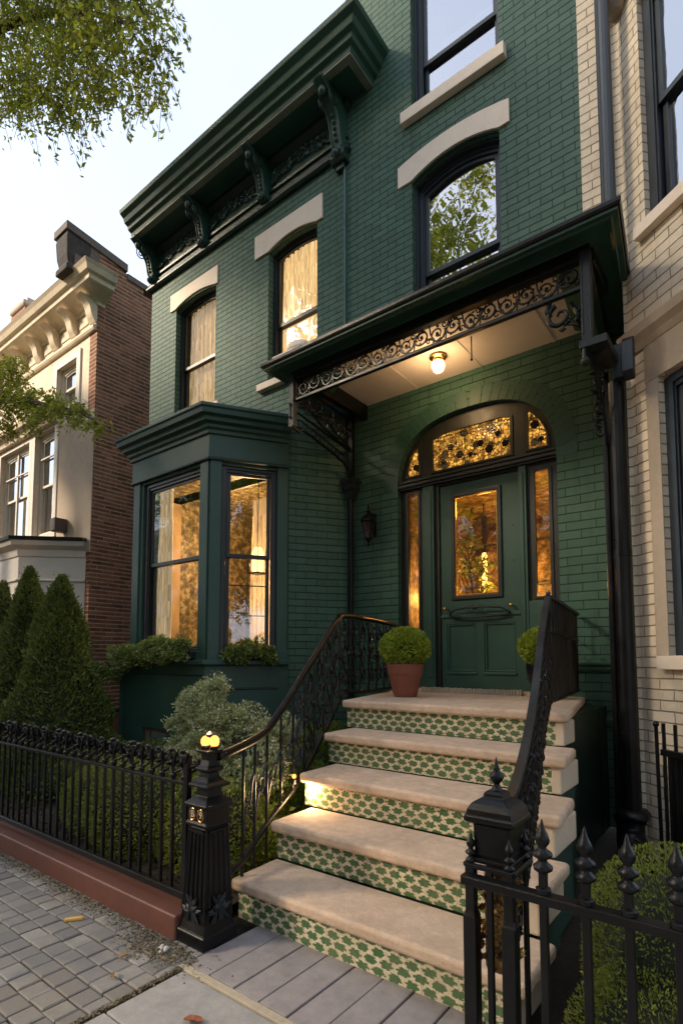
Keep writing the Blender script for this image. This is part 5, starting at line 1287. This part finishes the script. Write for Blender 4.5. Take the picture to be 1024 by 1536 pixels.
# far building seen in the gap
fb = thing('rear_building', 'pale rear building showing in the gap between the two roofs', 'building', (-15, 9.5, 0))
g = MB(); g.box(-17, -13.2, 12.2, 14, 8, 17.6); build('wall', g, M['nwhite'], fb)
g = MB(); g.box(-17.2, -13.0, 12.0, 14.1, 17.6, 17.9); build('roof', g, M['dark'], fb, bevel=.02)

# row across the street (seen only in the window glass)
def opposite_house(x, label):
    t = thing('opposite_house', label, 'house', (x, -15, 0), 'houses across the street')
    g = MB(); g.panel((x+3.4, -15), (x-3.4, -15), [(0, 0), (6.8, 0), (6.8, 10.5), (0, 10.5)], [[(a, z), (a, z+2), (a+1.1, z+2), (a+1.1, z)] for a in (.8, 2.85, 4.9) for z in (1.2, 4.6, 7.7)], 0, .4); build('wall', g, M['rbrick'], t)
    for a in (.8, 2.85, 4.9):
        for z in (1.2, 4.6, 7.7):
            g = MB(); g.panel((x+3.4, -15), (x-3.4, -15), [(a, z), (a, z+2), (a+1.1, z+2), (a+1.1, z)], (), .15, .2); build('window', g, M['glass_hi'] if (z > 2) else M['curtain'], t)
    g = MB(); g.box(x-3.4, x+3.4, -15.4, -14.5, 10.5, 11.0); build('cornice', g, M['nstone'], t, bevel=.05)
    g = MB(); g.box(x-3.39, x+3.39, -24, -15.4, 0, 10.4); build('house_body', g, M['rbrick'], t)
for k, nm in enumerate(('nearest opposite house, right', 'brick house straight across the road', 'brick house across the road, second along', 'brick house across the road, third along', 'brick house across the road, fourth along', 'brick house across the road, fifth along', 'brick house across the road, last along')): opposite_house(6-6.85*k, nm)
# ================================================================= PLANTS
def cone_tree(x, y, z0, h, r, n, label, bumps=9):
    t = thing('conical_evergreen', label, 'tree', (x, y, 0), 'clipped conical evergreens')
    u = rng.random(n)**.72; a = rng.random(n)*2*PI     # u: 0 top .. 1 bottom
    hh = z0+h*(1-u)
    K = rng.normal(size=(46, 3)); K[:, 2] = rng.random(46); ang = rng.random(46)*2*PI
    rad = r*(u**.80)*(1+.0*a)
    bump = np.zeros(n)
    for k in range(46):
        da = np.abs((a-ang[k]+PI) % (2*PI)-PI); du = np.abs(u-K[k, 2]); bump = np.maximum(bump, np.exp(-(da/.38)**2-(du/.085)**2))
    rad = rad*(.82+.26*bump)*(1-.18*rng.random(n)**2)+.02+(rng.random(n) < .04)*rng.random(n)*.07
    P = np.stack([x+rad*np.cos(a), y+rad*np.sin(a), hh], 1)
    D = np.stack([np.cos(a)*.8, np.sin(a)*.8, np.full(n, .9)], 1)
    V, m = leaves(P, .055, D, .34); leaf_obj('crown', V, m, M['leaf_cone'], t)
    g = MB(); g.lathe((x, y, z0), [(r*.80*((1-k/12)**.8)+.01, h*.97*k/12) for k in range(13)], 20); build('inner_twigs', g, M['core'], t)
    g = MB(); g.tube([(x, y, 0), (x, y, z0+h*.5)], [.06, .03], 8); build('trunk', g, M['bark'], t); return t
cone_tree(-6.86, 3.2, .10, 2.46, .80, 26000, 'broad conical evergreen in front of the brick side wall, rightmost cone')
cone_tree(-8.14, 3.35, .10, 2.72, .68, 20000, 'tall conical evergreen second from the left in front of the white porch')
cone_tree(-9.17, 3.4, .10, 2.62, .62, 12000, 'conical evergreen cut by the left picture edge')

def bush(name, label, cat, blobs, n, size, mat, aspect=.5, core=True, amp=.15, lumps=14, group=None, shell=.35, sub=0):
    x = sum(b[0] for b in blobs)/len(blobs); y = sum(b[1] for b in blobs)/len(blobs)
    t = thing(name, label, cat, (x, y, max(0, min(b[2]-b[5] for b in blobs))), group)
    vol = [b[3]*b[5]+b[4]*b[5] for b in blobs]; tot = sum(vol); Vs = []; N = 0
    for b, v in zip(blobs, vol):
        if sub:
            C, _ = lumpy(b[:3], [q*.8 for q in b[3:6]], sub, 6, .1, .5); k = max(8, int(n*v/tot/sub)); Q = []
            for c in C:
                r = rng.uniform(.05, .10); q_, d_ = lumpy(c, (r, r, r*.7), k, 5, .3, .6); Q.append((q_, d_))
            P = np.concatenate([q[0] for q in Q]); D = np.concatenate([q[1] for q in Q])
        else: P, D = lumpy(b[:3], b[3:6], int(n*v/tot), lumps, amp, shell)
        D = D+np.array([0, 0, .4])
        V, m = leaves(P, size, D, aspect); Vs.append(V); N += m
    leaf_obj('foliage', np.concatenate(Vs), N, mat, t)
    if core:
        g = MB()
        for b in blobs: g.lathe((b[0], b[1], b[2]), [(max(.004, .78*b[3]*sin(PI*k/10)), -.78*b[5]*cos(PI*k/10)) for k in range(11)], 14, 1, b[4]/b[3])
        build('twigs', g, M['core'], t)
    return t
bush('boxwood_hedge', 'rounded green boxwood hedge behind the left iron fence', 'hedge', [(-4.55, 2.72, .28, .55, .48, .38), (-3.95, 2.60, .32, .60, .46, .40), (-3.25, 2.66, .27, .50, .40, .37)], 36000, .022, M['leaf_hedge'], .6, True, .06)
bush('low_shrub', 'dark low shrubs under the cone trees behind the fence', 'shrub', [(-5.6, 3.2, .2, .6, .5, .40), (-6.3, 2.9, .14, .6, .4, .26), (-5.45, 3.6, .25, .35, .3, .35)], 9000, .045, M['leaf_cone'], .45)
sb = bush('variegated_shrub', 'pale variegated shrub with cream edged leaves in front of the bay', 'shrub',
     [(-4.12, 3.15, .93, .22, .24, .17), (-3.86, 3.05, 1.12, .30, .25, .22), (-3.52, 3.10, 1.00, .22, .22, .17), (-4.12, 3.0, .66, .24, .22, .18), (-3.62, 2.9, .74, .30, .25, .22), (-3.12, 3.2, .94, .26, .22, .15), (-3.0, 2.95, .72, .28, .22, .20), (-3.78, 3.1, 1.27, .12, .12, .09), (-3.35, 2.8, .5, .3, .25, .2)], 36000, .026, M['leaf_var'], .5, False, .25, 16, None, .55, 42)
g = MB()
for k in range(12):
    a = k*.6; tx, ty, tz = -3.7+.45*cos(a)*random.uniform(.4, 1.1), 3.05+.12*sin(a), random.uniform(.6, 1.2)
    g.tube([(-3.6+.03*cos(a), 3.05, 0), (-3.6+(tx+3.6)*.35, 3.05, tz*.5), (tx, ty, tz)], [.018, .012, .005], 5)
build('stems', g, M['bark'], sb)
bush('leafy_plant', 'dark green plants growing against the left flank of the steps', 'plant', [(-3.0, 3.4, .32, .22, .35, .30), (-3.25, 2.75, .22, .3, .3, .25), (-2.85, 2.75, .15, .18, .25, .22), (-3.5, 4.2, .45, .22, .5, .42)], 9000, .05, M['leaf_box'], .5, False, .25, 14, None, .6)
bush('hedge_bush', 'bright green feathery hedge bush behind the right iron fence', 'hedge', [(-.28, 2.62, .32, .42, .48, .40), (.12, 2.5, .34, .45, .5, .42), (-.30, 2.25, .12, .34, .35, .30), (.6, 2.5, .3, .5, .5, .42)], 75000, .017, M['leaf_hedge'], .38, True, .10, 26)
# window boxes
wb = thing('window_box_plant', 'trailing green and cream foliage spilling over the sill of the front bay window', 'plant', (-5.8, 3.9, 1.5), 'planting on the bay sills')
Ps, Ds = [], []
for k in range(150):
    X = rng.uniform(-6.85, -5.22); t = (X+6.85)/1.63
    c = (X, 3.85-rng.uniform(-.06, .14), 1.42+.16*min(1, t*1.6)+rng.uniform(-.10, .15)-(.10 if X < -6.6 else 0)); r = rng.uniform(.05, .095)
    P, D = lumpy(c, (r, r, r*.8), 150, 5, .3, .7); Ps.append(P); Ds.append(D+np.array([0, -.3, -.1]))
V, m = leaves(np.concatenate(Ps), .034, np.concatenate(Ds), .5); leaf_obj('foliage', V, m, M['leaf_spill'], wb)
g = MB(); g.obox(BL, BA, .18, 1.40, -.10, -.0, 1.515, 1.60); build('planter_trough', g, M['dark'], wb, bevel=.004)
wb2 = thing('window_box_plant', 'small leafy plant sitting on the sill of the narrow side bay window', 'plant', (-4.7, 4.2, 1.5), 'planting on the bay sills')
Ps, Ds = [], []
PS = frame(BA, BB)
for k in range(46):
    sx = rng.uniform(.2, .76); c = PS(sx, 1.53+.18*(1-((sx-.48)/.32)**2)*rng.random()+rng.uniform(-.08, .04), -.10-rng.uniform(-.03, .10)); r = rng.uniform(.04, .075)
    P, D = lumpy(c, (r, r, r), 70, 5, .3, .8); Ps.append(P); Ds.append(D+np.array([.2, -.2, .2]))
V, m = leaves(np.concatenate(Ps), .055, np.concatenate(Ds), .42); leaf_obj('foliage', V, m, M['leaf_spill'], wb2)
g = MB(); g.obox(BA, BB, .18, .76, -.095, -.0, 1.515, 1.575); build('planter_trough', g, M['dark'], wb2, bevel=.004)
# potted boxwoods on the landing
def pot(x, y, z, s, label, mt='terracotta'):
    t = thing('potted_shrub', label, 'potted plant', (x, y, z), 'potted boxwoods by the door')
    H_ = .84; g = MB(); g.lathe((x, y, z), [(a_, b_*H_) for a_, b_ in [(.105*s, 0), (.112*s, .012), (.112*s, .02), (.122*s, .04), (.165*s, .24), (.168*s, .245), (.176*s, .27), (.186*s, .355), (.184*s, .372), (.165*s, .375), (.160*s, .33)]], 28)
    build('pot', g, M[mt], t, smooth=False, bevel=.003)
    P, D = lumpy((x, y, z+.47), (.225*s, .225*s, .18*s), 6500, 34, .24, .5); D = D+np.array([0, 0, .3])
    V, m = leaves(P, .030, D, .6); leaf_obj('foliage', V, m, M['leaf_lime'], t)
    g = MB(); g.ball((x, y, z+.47), .140*s, 10, .85); g.tube([(x, y, z+.3), (x, y, z+.5)], .02, 6); build('stem', g, M['core'], t); return t
pot(-2.72, 4.50, 1.15, .95, 'terracotta pot with round lime green boxwood left of the door')
pot(-1.57, 4.98, 1.15, .84, 'boxwood in a dark pot right of the door, half hidden behind the railing', 'iron')
# street trees ------------------------------------------------------------------
def street_tree(name_label, base, trunk_pts, limbs, clusters, leafsize, mat, dens=1.0, droop=.5):
    t = thing('street_tree', name_label, 'tree', base)
    g = MB(); n = len(trunk_pts); g.tube(interp(trunk_pts, 4), [.20-.10*i/((n-1)*4) for i in range((n-1)*4+1)], 10); build('trunk', g, M['bark'], t, smooth=True)
    g = MB()
    for L in limbs: q = interp(L, 4); g.tube(q, [.07*(1-.88*i/(len(q)-1)) for i in range(len(q))], 6)
    Ps, Ds = [], []
    for (cx, cy, cz, r) in clusters:
        nt = max(4, int(34*dens*(r/.4)**1.9))
        for k in range(nt):
            d = rng.normal(size=3); d /= np.linalg.norm(d); p0 = np.array([cx, cy, cz])+d*r*rng.random()**.45*np.array([1, .8, 1])
            az = rng.random()*2*PI; L = rng.uniform(.18, .42)*min(1.6, (.6+r)); dirv = np.array([cos(az)*.55, sin(az)*.55, -droop*rng.uniform(.5, 1.4)])
            q = [p0+dirv*L*s+np.array([0, 0, -.25*L*s*s]) for s in np.linspace(0, 1, 5)]
            if r < 1.2: g.tube(q, .0028, 3, cap=False)
            nl = int(L/leafsize*2.6)
            s = rng.random(nl); pts = p0+dirv*L*s[:, None]+np.stack([np.zeros(nl), np.zeros(nl), -.25*L*s*s], 1)+rng.normal(size=(nl, 3))*leafsize*.55
            Ps.append(pts); Ds.append(np.tile(dirv, (nl, 1))+rng.normal(size=(nl, 3))*.5)
    build('limbs', g, M['bark'], t, fix=False)
    V, m = leaves(np.concatenate(Ps), leafsize, np.concatenate(Ds), .42); leaf_obj('crown', V, m, mat, t); return t
tl = [(-6.15, 2.4, 8.75, .85), (-4.50, 2.4, 7.40, .55), (-3.88, 2.4, 6.95, .30), (-5.30, 2.4, 7.65, .60), (-4.12, 2.5, 6.72, .26), (-3.86, 2.4, 6.28, .15), (-4.90, 2.4, 6.95, .24), (-6.2, 2.4, 7.8, .32), (-7.1, 2.4, 8.6, .45), (-4.3, 2.3, 8.0, .5), (-5.6, 2.4, 7.25, .25), (-5.2, 2.4, 8.6, .7), (-5.6, 1.4, 9.4, 1.0), (-7.2, 2.0, 9.9, 1.1), (-7.6, .6, 9.2, 1.2), (-6.4, .2, 10.2, 1.3), (-8.6, 1.8, 9.9, 1.0)]
street_tree('street tree whose leafy boughs hang into the top left corner', (-8.2, .2, 0), [(-8.2, .2, 0), (-8.1, .25, 2.5), (-7.9, .4, 5), (-7.4, .7, 7), (-7.0, 1.0, 8.6)],
    [[(-7.6, .6, 6.4), (-7.0, 1.6, 8.0), (-6.1, 2.3, 8.6), (-4.8, 2.4, 7.7), (-4.1, 2.4, 7.0)], [(-7.2, .9, 8.0), (-6.5, .8, 9.4), (-5.6, 1.4, 9.6)], [(-7.4, .7, 7.2), (-7.9, 1.2, 8.8), (-8.6, 1.8, 9.8)]], tl, .062, M['leaf_tree'], 1.6, .6)
ml = [(-9.17, 3.4, 6.10, .25), (-9.15, 3.4, 5.62, .36), (-8.55, 3.4, 5.40, .28), (-7.85, 3.4, 5.12, .26), (-7.35, 3.4, 4.95, .2), (-6.96, 3.4, 4.72, .17), (-6.6, 3.4, 4.5, .12), (-6.36, 3.4, 4.36, .07), (-9.4, 3.4, 5.2, .2), (-8.3, 3.4, 5.0, .16), (-10.3, 3.2, 6.2, .7), (-11.5, 3.0, 7.0, 1.0)]
street_tree('small tree at the left whose leafy branch reaches across the neighbour facade', (-12.2, 2.6, 0), [(-12.2, 2.6, 0), (-12.1, 2.7, 2.5), (-11.9, 2.8, 4.4), (-11.5, 3.0, 6.0)],
    [[(-11.9, 2.8, 4.6), (-10.6, 3.2, 5.7), (-9.2, 3.4, 5.6), (-7.9, 3.4, 5.1), (-6.9, 3.4, 4.7), (-6.35, 3.4, 4.36)], [(-11.6, 2.9, 5.6), (-11.3, 3.0, 6.6), (-11.2, 3.0, 7.3)]], ml, .062, M['leaf_tree'], 3.6, .35)
# trees across the street: they stand in the window reflections
def far_tree(x, y, h, r, label, seed):
    cl = []; rd = random.Random(seed)
    for k in range(28):
        a = rd.uniform(0, 6.28); q = rd.uniform(.1, 1)**.6*r; z = h*rd.uniform(.42, 1); f = 1-.5*abs((z/h-.68)/.32)
        cl.append((x+q*f*cos(a), y+q*f*sin(a), z, rd.uniform(.7, 1.3)))
    return street_tree(label, (x, y, 0), [(x, y, 0), (x+.1, y, h*.3), (x-.1, y+.1, h*.55), (x, y, h*.8)], [[(x, y, h*.45), ((x+c[0])/2, (y+c[1])/2, (h*.5+c[2])/2), c[:3]] for c in cl[:10]], cl, .15, M['leaf_tree'], .75, .4)
far_tree(-8.0, -4.6, 17.5, 3.6, 'tall street tree across the road from the green house', 5)
far_tree(-12.2, -4.4, 12, 3.4, 'bushy street tree across the road, left along the street', 8)
far_tree(-17.0, -6.5, 13, 3.8, 'large street tree farthest left across the road', 21)
far_tree(6.5, -1.2, 8.5, 2.6, 'street tree on the near pavement to the right', 31)
far_tree(4.5, -7.0, 11, 3.0, 'street tree across the road to the right', 11)
far_tree(-3.5, -9.5, 12, 3.0, 'street tree far across the road, directly opposite the steps', 14)

# ================================================================= LIGHT, SKY, CAMERA
w = bpy.data.worlds.new('World'); S.world = w; w.use_nodes = True; nt = w.node_tree
sky = nt.nodes.new('ShaderNodeTexSky'); sky.sky_type = 'NISHITA'; sky.sun_disc = False
SUN_EL, SUN_AZ = math.radians(30), math.radians(222)     # azimuth from +Y clockwise
sky.sun_elevation = SUN_EL; sky.sun_rotation = SUN_AZ; sky.air_density = 1.0; sky.dust_density = 1.0; sky.ozone_density = 1.0
bg = nt.nodes['Background']; bg.inputs[1].default_value = .15
# thin high cloud veil over the clear sky
tcw = nt.nodes.new('ShaderNodeTexCoord'); nz = nt.nodes.new('ShaderNodeTexNoise'); nz.inputs['Scale'].default_value = 1.6; nz.inputs['Detail'].default_value = 5
nt.links.new(tcw.outputs['Generated'], nz.inputs['Vector'])
rp = nt.nodes.new('ShaderNodeMapRange'); rp.inputs[1].default_value = .3; rp.inputs[2].default_value = .7; rp.inputs[3].default_value = .66; rp.inputs[4].default_value = .9
nt.links.new(nz.outputs['Fac'], rp.inputs[0])
mxw = nt.nodes.new('ShaderNodeMix'); mxw.data_type = 'RGBA'; nt.links.new(rp.outputs[0], mxw.inputs[0]); nt.links.new(sky.outputs[0], mxw.inputs[6]); mxw.inputs[7].default_value = (2.5, 2.75, 3.2, 1)
nt.links.new(mxw.outputs[2], bg.inputs[0])
sd = bpy.data.lights.new('sun', 'SUN'); sd.energy = 2.3; sd.angle = math.radians(11); sd.color = (1, .82, .60)
so = bpy.data.objects.new('sun', sd); COL.objects.link(so)
dv = Vector((sin(SUN_AZ)*cos(SUN_EL), cos(SUN_AZ)*cos(SUN_EL), sin(SUN_EL)))
so.rotation_euler = dv.to_track_quat('Z', 'Y').to_euler()
cd = bpy.data.cameras.new('camera'); cam = bpy.data.objects.new('camera', cd); COL.objects.link(cam); S.camera = cam
cam.location = (0, 0, 1.5); TH = math.atan(58/820)
yaw = math.atan2(.6108292, .78861247)
cam.rotation_euler = (PI/2+TH, 0, yaw)
cd.sensor_fit = 'HORIZONTAL'; cd.sensor_width = 36; cd.lens = 820/1024*36; cd.shift_y = 164/1024; cd.clip_end = 1000; cd.clip_start = .05
S.view_settings.view_transform = 'Standard'; S.view_settings.look = 'None'; S.view_settings.gamma = 1
S.view_settings.exposure = EXPOSURE
S.cycles.max_bounces = 7; S.cycles.transparent_max_bounces = 16; S.cycles.caustics_reflective = False; S.cycles.caustics_refractive = False
S.cycles.sample_clamp_indirect = 4
